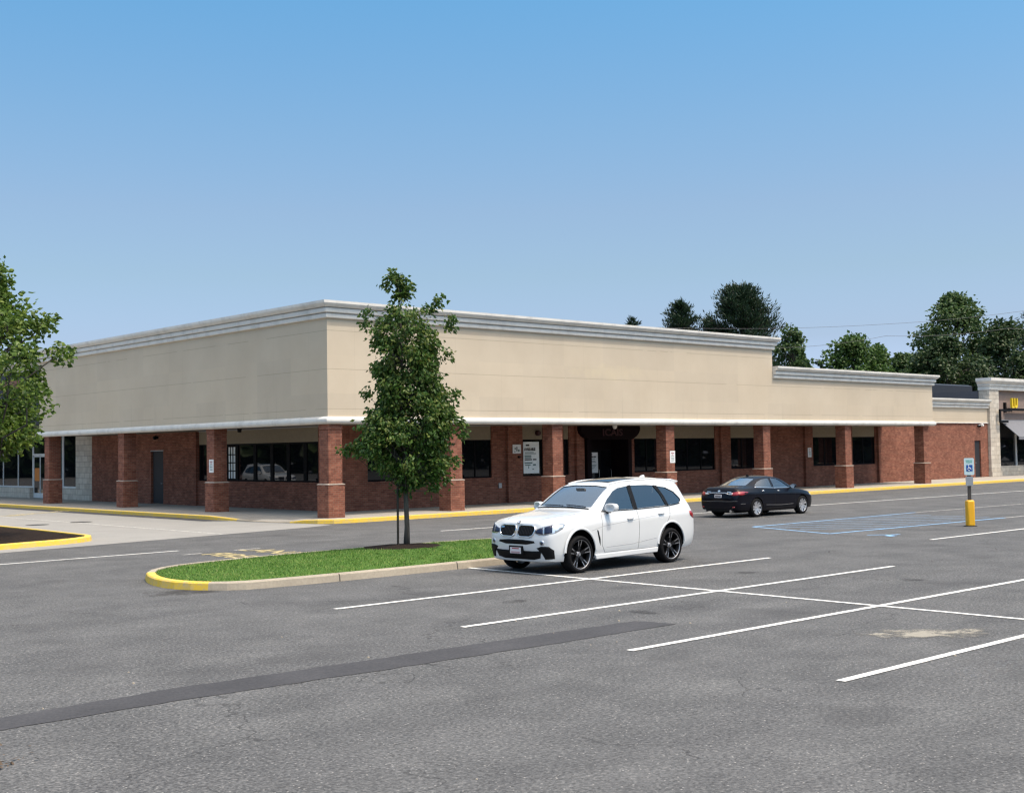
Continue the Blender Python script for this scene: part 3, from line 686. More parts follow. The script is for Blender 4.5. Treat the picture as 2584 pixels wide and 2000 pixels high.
MF = lambda x, y, z: frame_m((x, y, z), (1,0,0), (0,0,1)); ML = lambda x, y, z: frame_m((x, y, z), (0,-1,0), (0,0,1))
lines = [('bar', (-.34,.53,-.12,.60), 'ink'), ('text', ('AVAILABLE', -.44,.375,.165,.012,.86), 'ink')]
for y, w_ in ((.22,.55),(.165,.7)): lines.append(('bar', (-.4,y,-.4+w_,y+.03), 'greyink'))
for y, w_ in ((.05,.42),(-.03,.42)): lines.append(('bar', (-.42,y,-.42+w_,y+.055), 'greyink'))
lines += [('bar', (-.42,-.12,.04,-.065), 'ink'), ('bar', (.10,-.12,.32,-.06), 'ink'), ('bar', (-.42,-.27,.06,-.215), 'greyink'), ('bar', (-.40,-.36,-.05,-.31), 'greyink'), ('bar', (.1,-.37,.28,-.30), 'greyink'), ('bar', (-.2,-.5,-.15,-.38), 'greyink'), ('bar', (.05,-.55,.16,-.51), 'greyink')]
notice('window_poster', MF(13.54,YW-.02,2.01), .99, 1.44, 'large white AVAILABLE poster in the window left of the third brick column', 'poster', M['paper'], lines)
lines = [('bar', (-.22,.38,-.09,.43), 'ink'), ('text', ('AVAILABLE', -.25,.28,.09,.008,.95), 'ink')]
for y, w_ in ((.16,.3),(.06,.32),(.0,.38),(-.12,.4),(-.17,.36),(-.25,.3),(-.3,.2)): lines.append(('bar', (-.2,y,-.2+w_,y+.025), 'greyink'))
notice('door_poster', MF(18.50,YW+.79,1.69), .62, 1.00, 'narrow white poster on the dark entrance door under the maroon header', 'poster', M['signwhite'], lines)
notice('wall_sign', MF(12.5,YW-.18,2.41), .50, .40, 'square white sign on the brick pilaster left of the large poster', 'sign', M['signwhite'],
       [('bar', (-.03,-.10,.03,.10), 'ink'), ('bar', (-.14,-.03,-.07,.06), 'greyink'), ('bar', (.07,-.12,.16,-.02), 'greyink'), ('bar', (-.17,-.14,-.09,-.10), 'greyink')])
def nopark(M4, wd, ht, label):
    return notice('parking_sign', M4, wd, ht, label, 'sign', M['signwhite'],
       [('bar', (-wd*.28,ht*.30,wd*.28,ht*.36), 'redink'), ('bar', (-wd*.2,ht*.16,wd*.2,ht*.22), 'redink')] + [('bar', (-wd*.3,ht*k,wd*.3,ht*k+.025), 'greyink') for k in (.02,-.1,-.22,-.34)], 'white notices on the brick')
nopark(ML(-0.0+.06,8.62,1.90), .36, .54, 'tall white notice on the side of the brick column left of the barred window')
nopark(MF(19.32,.055,1.93), .36, .56, 'tall white notice on the front of the brick column behind the white SUV roof')
nopark(MF(35.5,YW-.18,1.96), .34, .54, 'small white notice on the brick pilaster above the black sedan bonnet')

# ------------------------------------------------------------------ the neighbour on the left
nb = tag(empty('neighbour_store', (0,26.62,0)), 'pale stone shop with white framed glazing behind the left tree', 'store building')
O = Vector((0,26.62,0))
def nbuild(mb, name, mat, par=None, **k):
    mb.v = [tuple(Vector(v)-O) for v in mb.v]; return mb.build(name, mat, par or nb, **k)
X2 = 3.05
mb = MB(); mb.box((X2-.1,26.72,0),(X2+.4,28.86,4)); mb.box((X2,28.86,0),(X2+.4,33.3,.64)); mb.box((X2-.12,35.3,0),(X2+.4,52,.6)); mb.box((X2,28.86,3.7),(X2+.4,52,4.1)); nbuild(mb, 'stone_wall', M['stone'])
mb = MB(); mb.box((.3,26.7,4.1),(1.0,52,7.0)); nbuild(mb, 'sign_wall', M['navy'])
mb = MB(); mb.box((.26,26.7,6.15),(.3,52,6.6)); nbuild(mb, 'red_band', M['redbrown'])
mb = MB(); mb.box((.3,26.7,7.0),(1.0,52,7.6)); nbuild(mb, 'upper_wall', M['stone'])
mb = MB(); sweep(mb, [(.3,26.7),(.3,52)], [(0,7.45),(.1,7.45),(.14,7.6),(.3,7.75),(.34,7.95),(0,7.95)]); nbuild(mb, 'cornice', M['trim'])
mb = MB(); mb.box((1.0,26.7,3.9),(12,52,4.1)); nbuild(mb, 'roof', M['roofing'])
def shopwin(y0, y1, z0, z1, cuts):
    mb = MB(); x0, x1 = X2+.08, X2+.16; t = .09
    mb.box((x0,y0,z0),(x1,y1,z0+t)); mb.box((x0,y0,z1-t),(x1,y1,z1))
    for y in cuts: mb.box((x0,y-t/2,z0+t),(x1,y+t/2,z1-t))
    f = nbuild(mb, 'shop_window', M['alu']); g = MB(); g.box((X2+.11,y0,z0+.02),(X2+.12,y1,z1-.02)); nbuild(g, 'pane', M['glass'], f); return f
shopwin(28.9,31.0,.64,3.7,(28.95,30.95)); shopwin(31.05,33.3,.64,3.7,(31.1,33.25)); shopwin(35.3,52,.6,3.7,(35.35,37.6,40,42.5,45,47.5)); shopwin(33.3,35.3,2.5,3.7,(33.35,35.25))
mb = MB()
for y in (33.36,34.3,35.24): mb.box((X2+.1,y-.05,.02),(X2+.16,y+.05,2.5))
mb.box((X2+.1,33.41,.02),(X2+.16,34.25,.3)); mb.box((X2+.1,34.35,.02),(X2+.16,35.19,.3)); mb.box((X2+.1,33.31,2.4),(X2+.16,35.29,2.5))
d = nbuild(mb, 'shop_door', M['alu']); g = MB(); g.box((X2+.12,33.4,.3),(X2+.13,35.2,2.4)); nbuild(g, 'pane', M['glass'], d)
g = MB(); g.box((X2+.10,34.4,1.0),(X2+.115,35.1,1.75)); nbuild(g, 'door_notice', plain('orange_notice', (.60,.20,.03), .6), d)

# ------------------------------------------------------------------ the neighbour on the right
nr = tag(empty('shop_building', (57.48,YW,0)), 'cream stone shop front with grey awning and yellow sign letters at the right end', 'store building')
O = Vector((57.48,YW,0))
def rbuild(mb, name, mat, par=None, **k):
    mb.v = [tuple(Vector(v)-O) for v in mb.v]; return mb.build(name, mat, par or nr, **k)
mb = MB(); mb.box((57.48,YW-.2,.35),(58.86,YW+.6,6.3)); mb.box((57.42,YW-.26,0),(58.92,YW+.6,.35)); rbuild(mb, 'stone_pier', M['stone'], bevel=.02)
mb = MB(); mb.box((58.92,YW,0),(80,YW+.4,.7)); rbuild(mb, 'stone_base', M['stone'])
mb = MB(); mb.box((58.86,YW+.05,3.9),(80,YW+.5,6.3)); rbuild(mb, 'upper_wall', M['taupe'])
mb = MB(); sweep(mb, [(80,YW-.2),(57.48,YW-.2),(57.48,YW+.62)], [(0,6.05),(.05,6.05),(.05,6.25),(.02,6.28),(.12,6.35),(.12,6.45),(.3,6.62),(.34,6.68),(.34,6.88),(-.8,6.88),(-.8,6.05)]); rbuild(mb, 'cornice', M['trim'])
mb = MB(); mb.box((58.9,YW+.2,.7),(80,YW+.24,3.9)); rbuild(mb, 'shop_window', M['glass'])
mb = MB()
for x in (59.0,61.9,64.5,67): mb = MB(); mb.box((x,YW+.1,.7),(x+.1,YW+.19,3.9)); rbuild(mb, 'window_frame', M['alu'])
mb = MB(); mb.prism([(YW,3.98),(YW-1.4,2.75),(YW-1.4,2.55),(YW-1.37,2.55),(YW-1.37,2.73),(YW,3.92)], 'x', 59.25, 70); rbuild(mb, 'awning', M['awning'])
mb = MB(); mb.box((60.2,YW-.35,4.62),(68,YW-.1,4.78)); mb.box((58.4,YW-.5,4.55),(60.2,YW-.38,4.7)); mb.box((58.4,YW-.5,3.75),(58.55,YW-.38,4.55)); mb.box((58.55,YW-.5,3.75),(59.6,YW-.38,3.9)); mb.box((60.0,YW-.1,4.5),(60.2,YW+.05,5.2)); rbuild(mb, 'sign_bracket', M['black_plastic'])
mb = MB(); text_mb(mb, 'LU', .98, frame_m((60.45,YW-.3,5.12), (1,0,0), (0,0,1)), .07, 'LEFT', .02, .85); rbuild(mb, 'sign_letters', M['shop_yellow'])
mb = MB(); mb.prism([(9.0,4.6),(9.0,6.75),(9.3,6.85),(13,6.85),(13,4.6)], 'x', 44.5, 66); rbuild(mb, 'rear_roof', M['navy'])
mb = MB(); mb.box((59,YW+.7,5.6),(80,YW+8,5.7)); mb.box((57.5,YW+.65,.0),(57.6,YW+8,6.0)); rbuild(mb, 'roof', M['roofing'])
# white shell chairs on the walk
def shell_chair(label, loc, rz):
    r = tag(empty('white_chair', loc, rz), label, 'chair', 'white chairs outside the right shop')
    mb = MB(); n = 10; vs = []
    prof = [(-.24,.43),(-.10,.40),(.10,.41),(.20,.47),(.25,.62),(.28,.82)]
    for i, (y, z) in enumerate(prof):
        for j in range(n+1):
            f = j/n*2-1; vs.append((.24*f*(1-.08*(i > 3)), y-.10*f*f*(1 if i > 2 else 0), z+.10*f*f*(1 if i < 4 else 0)))
    mb.add(vs, [(i*(n+1)+j, i*(n+1)+j+1, (i+1)*(n+1)+j+1, (i+1)*(n+1)+j) for i in range(len(prof)-1) for j in range(n)])
    o = mb.build('seat_shell', M['signwhite'], r, smooth=True); sd = o.modifiers.new('thick', 'SOLIDIFY'); sd.thickness = .02
    for sx in (-1,1):
        for sy in (-1,1):
            l = MB(); l.tube([(.13*sx,.10*sy,.40),(.22*sx,.20*sy,0)], [.014,.011]); l.build('leg', M['alu'], r)
    return r
shell_chair('white shell chair by the shop window, nearer the stone pier', (61.6,2.6,0), 2.6)
shell_chair('white shell chair by the shop window, farther from the stone pier', (62.9,2.75,0), 3.4)

# ------------------------------------------------------------------ islands
def island(name, pts, h, wd, mat_k, parts=None):
    """kerb ring swept round a closed outline (counter-clockwise); returns the inner outline"""
    n = len(pts); ring = []; inner = []
    mb = MB(); k = 5; vs = []
    for i in range(n):
        p = Vector(pts[i]); a = Vector(pts[i-1]); b = Vector(pts[(i+1) % n]); d = (b-a).normalized(); nn = Vector((-d.y, d.x))
        vs += [(p.x+nn.x*o, p.y+nn.y*o, RZ+z) for o, z in ((0,-.01),(.02,h-.025),(.045,h),(wd,h),(wd,h-.06))]
        inner.append((p.x+nn.x*wd, p.y+nn.y*wd))
    fs = []; fm = []
    for i in range(n):
        for j in range(k-1):
            fs.append((i*k+j, ((i+1) % n)*k+j, ((i+1) % n)*k+j+1, i*k+j+1)); fm.append(parts(i) if parts else 0)
    mb.add(vs, fs); mb.m = fm
    o = mb.build(name, mat_k); o['kind'] = 'structure'; return inner
def smooth_loop(pts, it=3):
    for _ in range(it):
        q = []
        for i in range(len(pts)):
            a = Vector(pts[i]); b = Vector(pts[(i+1) % len(pts)]); q += [a*.75+b*.25, a*.25+b*.75]
        pts = q
    return [tuple(p) for p in pts]
iso = smooth_loop([(-14.15,-17.2),(-12.6,-17.5),(-7,-17.38),(-4.4,-17.34),(-2.4,-17.1),(-1.7,-15.0),(-2.2,-12.7),(-4.2,-12.3),(-8,-12.15),(-11.3,-12.45),(-13.6,-13.15),(-14.6,-15.5)], 2)
def ispart(i):
    p = iso[i]; return 0 if (p[0] < -13.4 and -16.7 < p[1] < -13.6) else 1
inner = island('island_kerb', iso, .15, .19, [M['yellow'], M['kerb']], ispart)
cx, cy = -6.5, -14.8
mb = MB(); rings = 7; vs = []; n = len(inner)
for r in range(rings):
    f = r/(rings-1)
    for x, y in inner: vs.append((x+(cx-x)*f, y+(cy-y)*f, RZ+.13+.11*sin(f*pi/2)))
mb.add(vs, [(r*n+i, r*n+(i+1) % n, (r+1)*n+(i+1) % n, (r+1)*n+i) for r in range(rings-1) for i in range(n)])
o = mb.build('island_turf', M['turf']); o['kind'] = 'structure'
from mathutils.geometry import intersect_point_tri_2d
def inside(p, poly):
    x, y = p; c = False; j = len(poly)-1
    for i in range(len(poly)):
        if (poly[i][1] > y) != (poly[j][1] > y) and x < (poly[j][0]-poly[i][0])*(y-poly[i][1])/(poly[j][1]-poly[i][1])+poly[i][0]: c = not c
        j = i
    return c
TREE = Vector((-7.14,-13.85,.05))
rg = random.Random(5)
def turf_z(x, y):
    # distance fraction from outline to centre along the ray
    best = 0
    a = math.atan2(y-cy, x-cx); dd = sqrt((x-cx)**2+(y-cy)**2); e = 1e9
    for i in range(n):
        b = math.atan2(inner[i][1]-cy, inner[i][0]-cx); q = abs((b-a+pi) % (2*pi)-pi)
        if q < e: e = q; best = sqrt((inner[i][0]-cx)**2+(inner[i][1]-cy)**2)
    return RZ+.13+.11*sin(max(0,1-dd/best)*pi/2)
mb = MB()
tz = {}
for _ in range(52000):
    x = rg.uniform(-15.2,-1.0); y = rg.uniform(-17.7,-11.9)
    if not inside((x,y), inner): continue
    if (x-TREE.x)**2+(y-TREE.y)**2 < .92+rg.uniform(-.1,.1): continue
    k = (round(x*4), round(y*4))
    if k not in tz: tz[k] = turf_z(k[0]/4, k[1]/4)
    z = tz[k]-.01; h = rg.uniform(.025,.058); a = rg.uniform(0,6.28); b = rg.uniform(0,6.28); l = rg.uniform(0,.05); w_ = .008
    mb.v += [(x-w_*cos(a), y-w_*sin(a), z),(x+w_*cos(a), y+w_*sin(a), z),(x+l*cos(b), y+l*sin(b), z+h)]
    q = len(mb.v); mb.f.append((q-3,q-2,q-1)); mb.m.append(0)
tag(mb.build('grass', M['blade'], normals=False), kind='stuff')
mb = MB(); vs = [(TREE.x, TREE.y, .14)]
for r in (.35,.7,.98):
    for k in range(28):
        a = 2*pi*k/28; q = r*(1+.07*sin(3*a)+rg.uniform(-.05,.05)); vs.append((TREE.x+q*cos(a)*1.0, TREE.y+q*sin(a), .125-.05*(r/.98)**2+rg.uniform(-.012,.012)))
mb.add(vs, [(0,1+k,1+(k+1) % 28) for k in range(28)] + [(1+r*28+k,1+r*28+(k+1) % 28,1+(r+1)*28+(k+1) % 28,1+(r+1)*28+k) for r in range(2) for k in range(28)])
tag(mb.build('tree_mulch', M['mulch'], smooth=True), kind='stuff')
# mulched island on the left
iso2 = smooth_loop([(-9.5,-2.3),(-9.35,0.5),(-9.2,5.0),(-9.2,13),(-30,13),(-30,-8.0),(-13.5,-3.25)], 2)
inner2 = island('island_kerb', iso2, .15, .2, M['yellow'])
mb = MB(); vs = []; n2 = len(inner2); c2 = (-18,3)
for r in range(6):
    f = r/5*.9
    for x, y in inner2: vs.append((x+(c2[0]-x)*f, y+(c2[1]-y)*f, RZ+.12+.25*sin(f*pi/2)*min(1, f*2)))
mb.add(vs, [(r*n2+i, r*n2+(i+1) % n2, (r+1)*n2+(i+1) % n2, (r+1)*n2+i) for r in range(5) for i in range(n2)] + [tuple(range(5*n2, 6*n2))])
tag(mb.build('mulch_bed', M['mulch']), kind='structure')

# ------------------------------------------------------------------ trees
def leaf_mesh(name, pts, mat, parent, rg, droop=.35, fold=.25, asp=.62, curl=True):
    """pts: (position, size, outward direction); every leaf a small folded blade"""
    vs = []; fs = []
    for p, s, out in pts:
        d = Vector((rg.gauss(0,.55), rg.gauss(0,.55), rg.gauss(0,.4)-droop)) + out*.8
        if d.length < .05: d = Vector((1,0,0))
        d.normalize(); a = Vector((rg.gauss(0,1), rg.gauss(0,1), rg.gauss(0,1)+.6)); sd = d.cross(a)
        if sd.length < .05: sd = Vector((0,1,0))
        sd.normalize(); nn = sd.cross(d); w_ = s*asp*.5; f = nn*w_*fold
        i = len(vs)
        vs += [p, p+d*s*.42+sd*w_-f, p+d*s+nn*(-.12*s), p+d*s*.42-sd*w_-f, p+d*s*.45+f*.6]
        fs += [(i,i+1,i+4),(i+1,i+2,i+4),(i+2,i+3,i+4),(i+3,i,i+4)]
    me = bpy.data.meshes.new(name); me.from_pydata([tuple(v) for v in vs], [], fs); me.materials.append(mat)
    o = bpy.data.objects.new(name, me); COL.objects.link(o); o.parent = parent
    return o
def limb(mb, a, b, r0, r1, rg, seg=5, wob=.06):
    a = Vector(a); b = Vector(b); L = (b-a).length
    pts = [a + (b-a)*k/seg + (Vector((rg.gauss(0,1), rg.gauss(0,1), rg.gauss(0,.5)))*wob*L*.3 if 0 < k < seg else Vector()) + Vector((0,0,-.10*L*(k/seg)*(1-k/seg))) for k in range(seg+1)]
    mb.tube(pts, [r0+(r1-r0)*k/seg for k in range(seg+1)], 6); return pts

# the young tree on the grass island
ACR = Vector((R2.x, R2.y, 0)).normalized(); DEP = Vector((-ACR.y, ACR.x, 0))
def young_tree():
    rg = random.Random(21); s = 1/88.0
    root = tag(empty('young_tree', TREE), 'slender young tree with a pointed top in a mulch ring on the grass', 'tree')
    outl = [(1038,8,46),(1024,-20,76),(1006,-46,94),(989,-84,104),(959,-126,104),(925,-108,114),(891,-93,122),(857,-62,97),(823,-62,84),(793,-64,66),(755,-70,78),(717,-80,96),(700,-78,88),(683,-60,56),(664,-40,34),(645,-26,20),(628,-20,14),(604,-32,12),(584,-20,-4)]
    ax = [(0,0),(400,-4),(480,-10),(585,-14)]
    def prof(py):
        for (a,l0,r0),(b,l1,r1) in zip(outl, outl[1:]):
            if b <= py <= a:
                f = (a-py)/(a-b); return l0+(l1-l0)*f, r0+(r1-r0)*f
        return -10, 0
    tb = MB(); tb.tube([(0,0,0),(.02,0,.5),(0,.01,1.3),(-.02,0,2.4),(-.05,.02,4.2),(-.12,0,6.3)], [.085,.062,.056,.045,.026,.008], 9)
    leaves = []; clumps = []
    for _ in range(330):
        py = rg.uniform(584, 1045) if rg.random() < .25 else rg.triangular(640, 1040, 900)
        l, r = prof(py); u = rg.uniform(-1, 1); u = math.copysign(abs(u)**.75, u)
        m = (l+r)/2; hw = (r-l)/2; x = (m + u*hw*.76)*s; z = (1165-py)*s + .05
        dm = hw*s*.80*sqrt(max(0.05, 1-u*u)); dpt = rg.uniform(-dm, dm)
        clumps.append((Vector((ACR.x*x+DEP.x*dpt, ACR.y*x+DEP.y*dpt, z)), rg.uniform(.12,.23)*(1 if hw > 40 else .6)))
    # sprigs that stick out of the outline
    for px, py in ((-126,962),(-110,955),(118,905),(120,930),(108,842),(96,700),(100,684),(-80,690),(-76,664),(66,652),(52,662),(74,640),(-36,606),(8,612),(-22,590),(-14,628),(-80,842),(104,985),(60,1046),(84,1020),(-90,940),(-60,790),(90,760)):
        clumps.append((Vector((ACR.x*px*s, ACR.y*px*s, (1165-py)*s+.05)), .13))
    for c, r in clumps:
        trunk_z = max(1.35, c.z - .35 - .55*sqrt(c.x*c.x+c.y*c.y)); tx = -.02*trunk_z
        if rg.random() < .6: limb(tb, (tx,0,trunk_z), c, .016 if c.z < 4 else .010, .004, rg, 4, .12)
        for _ in range(int(26 + r*190)):
            o = Vector((rg.gauss(0,1), rg.gauss(0,1), rg.gauss(0,.9)))*r*.62
            out = Vector((c.x+o.x, c.y+o.y, 0)); out = out.normalized() if out.length > .01 else Vector((1,0,0))
            leaves.append((c+o, rg.uniform(.08,.15), out*.6))
    tk = tb.build('trunk', M['bark'], root, smooth=True)
    leaf_mesh('crown', leaves, M['leaf_young'], root, rg, .55); return root
young_tree()
stk = tag(empty('tree_stake', (-7.30,-13.72,.03)), 'thin dark wooden stake beside the young tree trunk', 'stake')
mb = MB(); mb.tube([(0,0,0),(.005,0,1.0),(.01,0,2.05)], .028, 8); st = mb.build('stake_pole', M['stake'], stk)
mb = MB(); mb.lathe([(.033,1.52),(.036,1.53),(.036,1.57),(.033,1.58)], 'z', (.007,0,0), 10); mb.tube([(0,0,1.55),(.08,-.06,1.56),(.16,-.12,1.55)], .012, 6); mb.build('strap', M['black_plastic'], stk)

def broad_tree(loc, h, rx, base, leafmat, label, nclump=70, per=95, leaf=.30, seed=1, bark='bark_dark', shape=1.0, gap=.0, group=None, trunk=True, squash=1.0):
    rg = random.Random(seed); root = tag(empty('broadleaf_tree', loc), label, 'tree', group)
    tb = MB(); tr = .016*h+.05; tb.tube([(0,0,-.1),(0,0,h*.25),(rg.uniform(-.2,.2),rg.uniform(-.2,.2),h*.55),(rg.uniform(-.4,.4),0,h*.9)], [tr,tr*.8,tr*.5,tr*.12], 8)
    leaves = []
    for i in range(nclump):
        zf = rg.uniform(0,1); hz = base + (h-base)*zf
        rad = rx*max(.12, sin(pi*min(1, (zf*.86+.13)))**shape)
        a = rg.uniform(0, 2*pi); q = sqrt(rg.random())*.92; rad *= 1+.22*sin(2*a+seed)+.20*sin(9*zf+3*a+seed*2)
        c = Vector((cos(a)*q*rad, sin(a)*q*rad, hz))
        r = rx*rg.uniform(.16,.30)
        if rg.random() < gap: continue
        limb(tb, (0,0,max(base*.7, hz-rad*.7)), c, tr*.22, .02, rg, 4, .15)
        for _ in range(per):
            d = Vector((rg.gauss(0,1), rg.gauss(0,1), rg.gauss(0,1))).normalized()*r*rg.random()**.45; d.z *= .75*squash
            o = Vector((c.x+d.x, c.y+d.y, d.z)); o = o.normalized() if o.length > .01 else Vector((1,0,0))
            leaves.append((c+d, leaf*rg.uniform(.6,1.25), o*.5))
    tb.build('trunk', M[bark], root, smooth=True); leaf_mesh('crown', leaves, M[leafmat], root, rg, .25, .3, .8); return root
def pine_tree(loc, h, rx, base, label, seed=1, n=150, tuft=60, group=None):
    rg = random.Random(seed); root = tag(empty('pine_tree', loc), label, 'tree', group)
    tb = MB(); tb.tube([(0,0,-.1),(0,0,h*.5),(.1,0,h*.98)], [.30,.20,.04], 8); leaves = []
    for i in range(n):
        zf = rg.random()**.8; hz = base+(h-base)*zf
        rad = rx*(1-zf**2.2)**.6*rg.uniform(.5,1.06)+.3; a = rg.uniform(0,2*pi)
        tip = Vector((cos(a)*rad, sin(a)*rad, hz+rad*.22)); b = Vector((0,0,hz-.25*rad)); limb(tb, b, tip, .06, .015, rg, 3, .05)
        out = Vector((cos(a), sin(a), .75)).normalized()
        for _ in range(tuft):
            t = rg.random()**.55; p = b+(tip-b)*t + Vector((rg.gauss(0,.34), rg.gauss(0,.34), rg.gauss(0,.26)))*(.35+rx*.12)
            leaves.append((p, rg.uniform(.28,.55), (out+Vector((rg.gauss(0,.35),rg.gauss(0,.35),rg.gauss(.25,.35))))*1.6))
    tb.build('trunk', M['bark_dark'], root, smooth=True); leaf_mesh('crown', leaves, M['needle'], root, rg, -.1, .3, .26); return root
def at(px, py, dep):
    """point at a given depth along the sight line of a picture position (2184 x 1690 grid)"""
    d = D2 + (px*1.18315-1292)/FPX*R2 - (py*1.18315-1000)/FPX*U2
    return CAM + d*dep
def stand(px, py, dep):
    p = at(px, py, dep); return Vector((p.x, p.y, RZ)), p.z-RZ
GB = 'trees behind the store'
def bt(fn, px, py, dep, wpx, label, **k):
    loc, h = stand(px, py, dep); r = wpx*1.18315/FPX*dep*(1.0 if fn == 'pine' else 1.22)
    if fn == 'pine': return pine_tree(loc, h, r, max(3.5, h*.35), label, group=GB, **k)
    mat = k.pop('mat'); return broad_tree(loc, h, r, max(2.5, h*.32), mat, label, group=GB, **k)
bt('pine', 1352, 683, 135, 16, 'tip of a small dark pine showing alone above the tall cornice', seed=3, n=60, tuft=40)
bt('pine', 1453, 652, 120, 62, 'lower dark pine left of the large round pine above the cornice', seed=4, n=150, tuft=70)
bt('pine', 1578, 618, 118, 108, 'large dark round topped pine above the tall cornice', seed=5, n=260, tuft=90)
bt('pine', 1515, 688, 119, 40, 'low dark pine filling the gap between the two larger pines', seed=41, n=110, tuft=60)
bt('broad', 1690, 698, 112, 54, 'sparse grey green tree beside the step in the cornice', mat='leaf_mid', seed=6, nclump=60, per=60, leaf=.36, gap=.1)
bt('broad', 1748, 768, 128, 22, 'tiny dark tree between the sparse tree and the bright tree', mat='leaf_dark', seed=7, nclump=24, per=60, leaf=.36)
bt('broad', 1822, 716, 122, 78, 'bright green spreading tree above the middle cornice', mat='leaf_green', seed=8, nclump=90, per=95, leaf=.38)
bt('broad', 1925, 755, 126, 62, 'low dark green tree right of the bright tree', mat='leaf_mid', seed=9, nclump=60, per=90, leaf=.38)
bt('broad', 2035, 636, 132, 92, 'tallest leafy tree with an open crown near the right end', mat='leaf_mid', seed=14, nclump=120, per=100, leaf=.42, shape=.8)
bt('broad', 2020, 730, 118, 80, 'dark lower tree in front of the tallest leafy tree', mat='leaf_dark', seed=15, nclump=80, per=110, leaf=.38)
bt('broad', 2140, 690, 126, 78, 'dense dark tree behind the right shop roof', mat='leaf_dark', seed=11, nclump=110, per=110, leaf=.40)
bt('pine', 2215, 660, 136, 62, 'dark pine at the far right behind the shop roof', seed=12, n=150, tuft=70)
bt('broad', 2290, 640, 130, 90, 'dark leafy tree beyond the far right pine', mat='leaf_dark', seed=13, nclump=80, per=100, leaf=.42)
bt('broad', 1700, 745, 124, 40, 'grey green bush like tree that fills the gap low beside the cornice step', mat='leaf_mid', seed=31, nclump=50, per=80, leaf=.38)
bt('broad', 1870, 742, 128, 52, 'rounded mid green tree between the bright tree and the low dark tree', mat='leaf_green', seed=32, nclump=60, per=95, leaf=.38)
bt('broad', 1965, 762, 120, 66, 'low dark tree just left of the tallest leafy tree', mat='leaf_mid', seed=33, nclump=60, per=95, leaf=.38)
# the near tree that leans into the picture on the left
broad_tree(Vector((-12.2,.0,RZ+.1)), 8.0, 2.75, 2.7, 'leaf_near', 'leafy tree cut by the left edge above the mulch bed', 125, 125, .17, seed=17, bark='bark', shape=1.6, gap=.05)

# ------------------------------------------------------------------ wires behind the store
def wire(label, P):
    mb = MB(); pts = []
    for a, b in zip(P, P[1:]):
        for k in range(10): f = k/10; q = a+(b-a)*f; q = q+Vector((0,0,-.25*4*f*(1-f))); pts.append(q)
    pts.append(P[-1]); o0 = P[0]
    r = tag(empty('power_line', o0), label, 'power line', 'power lines behind the store')
    mb.tube([p-o0 for p in pts], .014, 5); mb.build('cable', M['wire'], r)
wire('upper power line crossing in front of the dark pines', [at(1250,702,116), at(1400,698,114), at(1890,691,112), at(2300,645,110)])
wire('lower power line crossing in front of the tallest leafy tree', [at(1560,748,111), at(1640,742,110), at(1890,716,109), at(2150,700,108), at(2350,690,107)])

# ------------------------------------------------------------------ accessible parking sign on its yellow sleeve
ps = tag(empty('parking_sign_post', (9.97,-19.42,RZ), math.atan2(-.68,-.73)+pi/2), 'accessible parking sign on a dark post in a yellow bollard', 'sign post')
ps.rotation_euler = (0,0,radians(-42))
mb = MB(); mb.prism([(-.115,-.115),(.115,-.115),(.115,.115),(-.115,.115)], 'z', 0, .79)
b = mb.build('bollard_sleeve', M['bollard'], ps); bv = b.modifiers.new('b', 'BEVEL'); bv.width = .05; bv.segments = 4
smooth_by_angle(b, 60)
mb = MB(); mb.box((-.15,-.15,0),(.15,.15,.025)); mb.build('base_plate', M['post'], ps)
mb = MB(); mb.box((-.045,-.03,.7),(.045,.03,2.06)); mb.build('post', M['post'], ps)
mb = MB(); ol = []
for cxx, czz, a0 in ((.115,1.58,-90),(.115,2.02,0),(-.115,2.02,90),(-.115,1.58,180)):
    for k in range(5): a = radians(a0+k*22.5); ol.append((cxx+.035*cos(a), czz+.035*sin(a)))
mb.prism(ol, 'y', -.045, -.033); sp = mb.build('sign_plate', M['signpale'], ps)
mb = MB(); mb.box((-.09,-.05,1.66),(.10,-.0455,1.85)); mb.build('blue_panel', M['signblue'], sp)
mb = MB(); mb.tube([(-.02,-.053,1.825),(-.02,-.053,1.76),(.03,-.053,1.755),(.05,-.053,1.71)], .010, 5); mb.lathe([(.0,-.054),(.014,-.054),(.014,-.050)], 'y', (-.02,0,1.835), 10)
mb.tube([(-.005+.042*cos(a), -.053, 1.725+.042*sin(a)) for a in [radians(60+k*20) for k in range(13)]], .008, 5); mb.build('wheelchair_symbol', M['signwhite'], sp)
mb = MB(); text_mb(mb, 'RESERVED\nPARKING', .05, frame_m((0,-.047,1.95), (1,0,0), (0,0,1)), 0, 'CENTER', .003, .9); mb.build('lettering', M['signgreen'], sp, normals=False)
mb = MB(); mb.box((-.115,-.05,1.22),(.105,-.036,1.50)); mb.build('penalty_plate', M['steel'], ps)

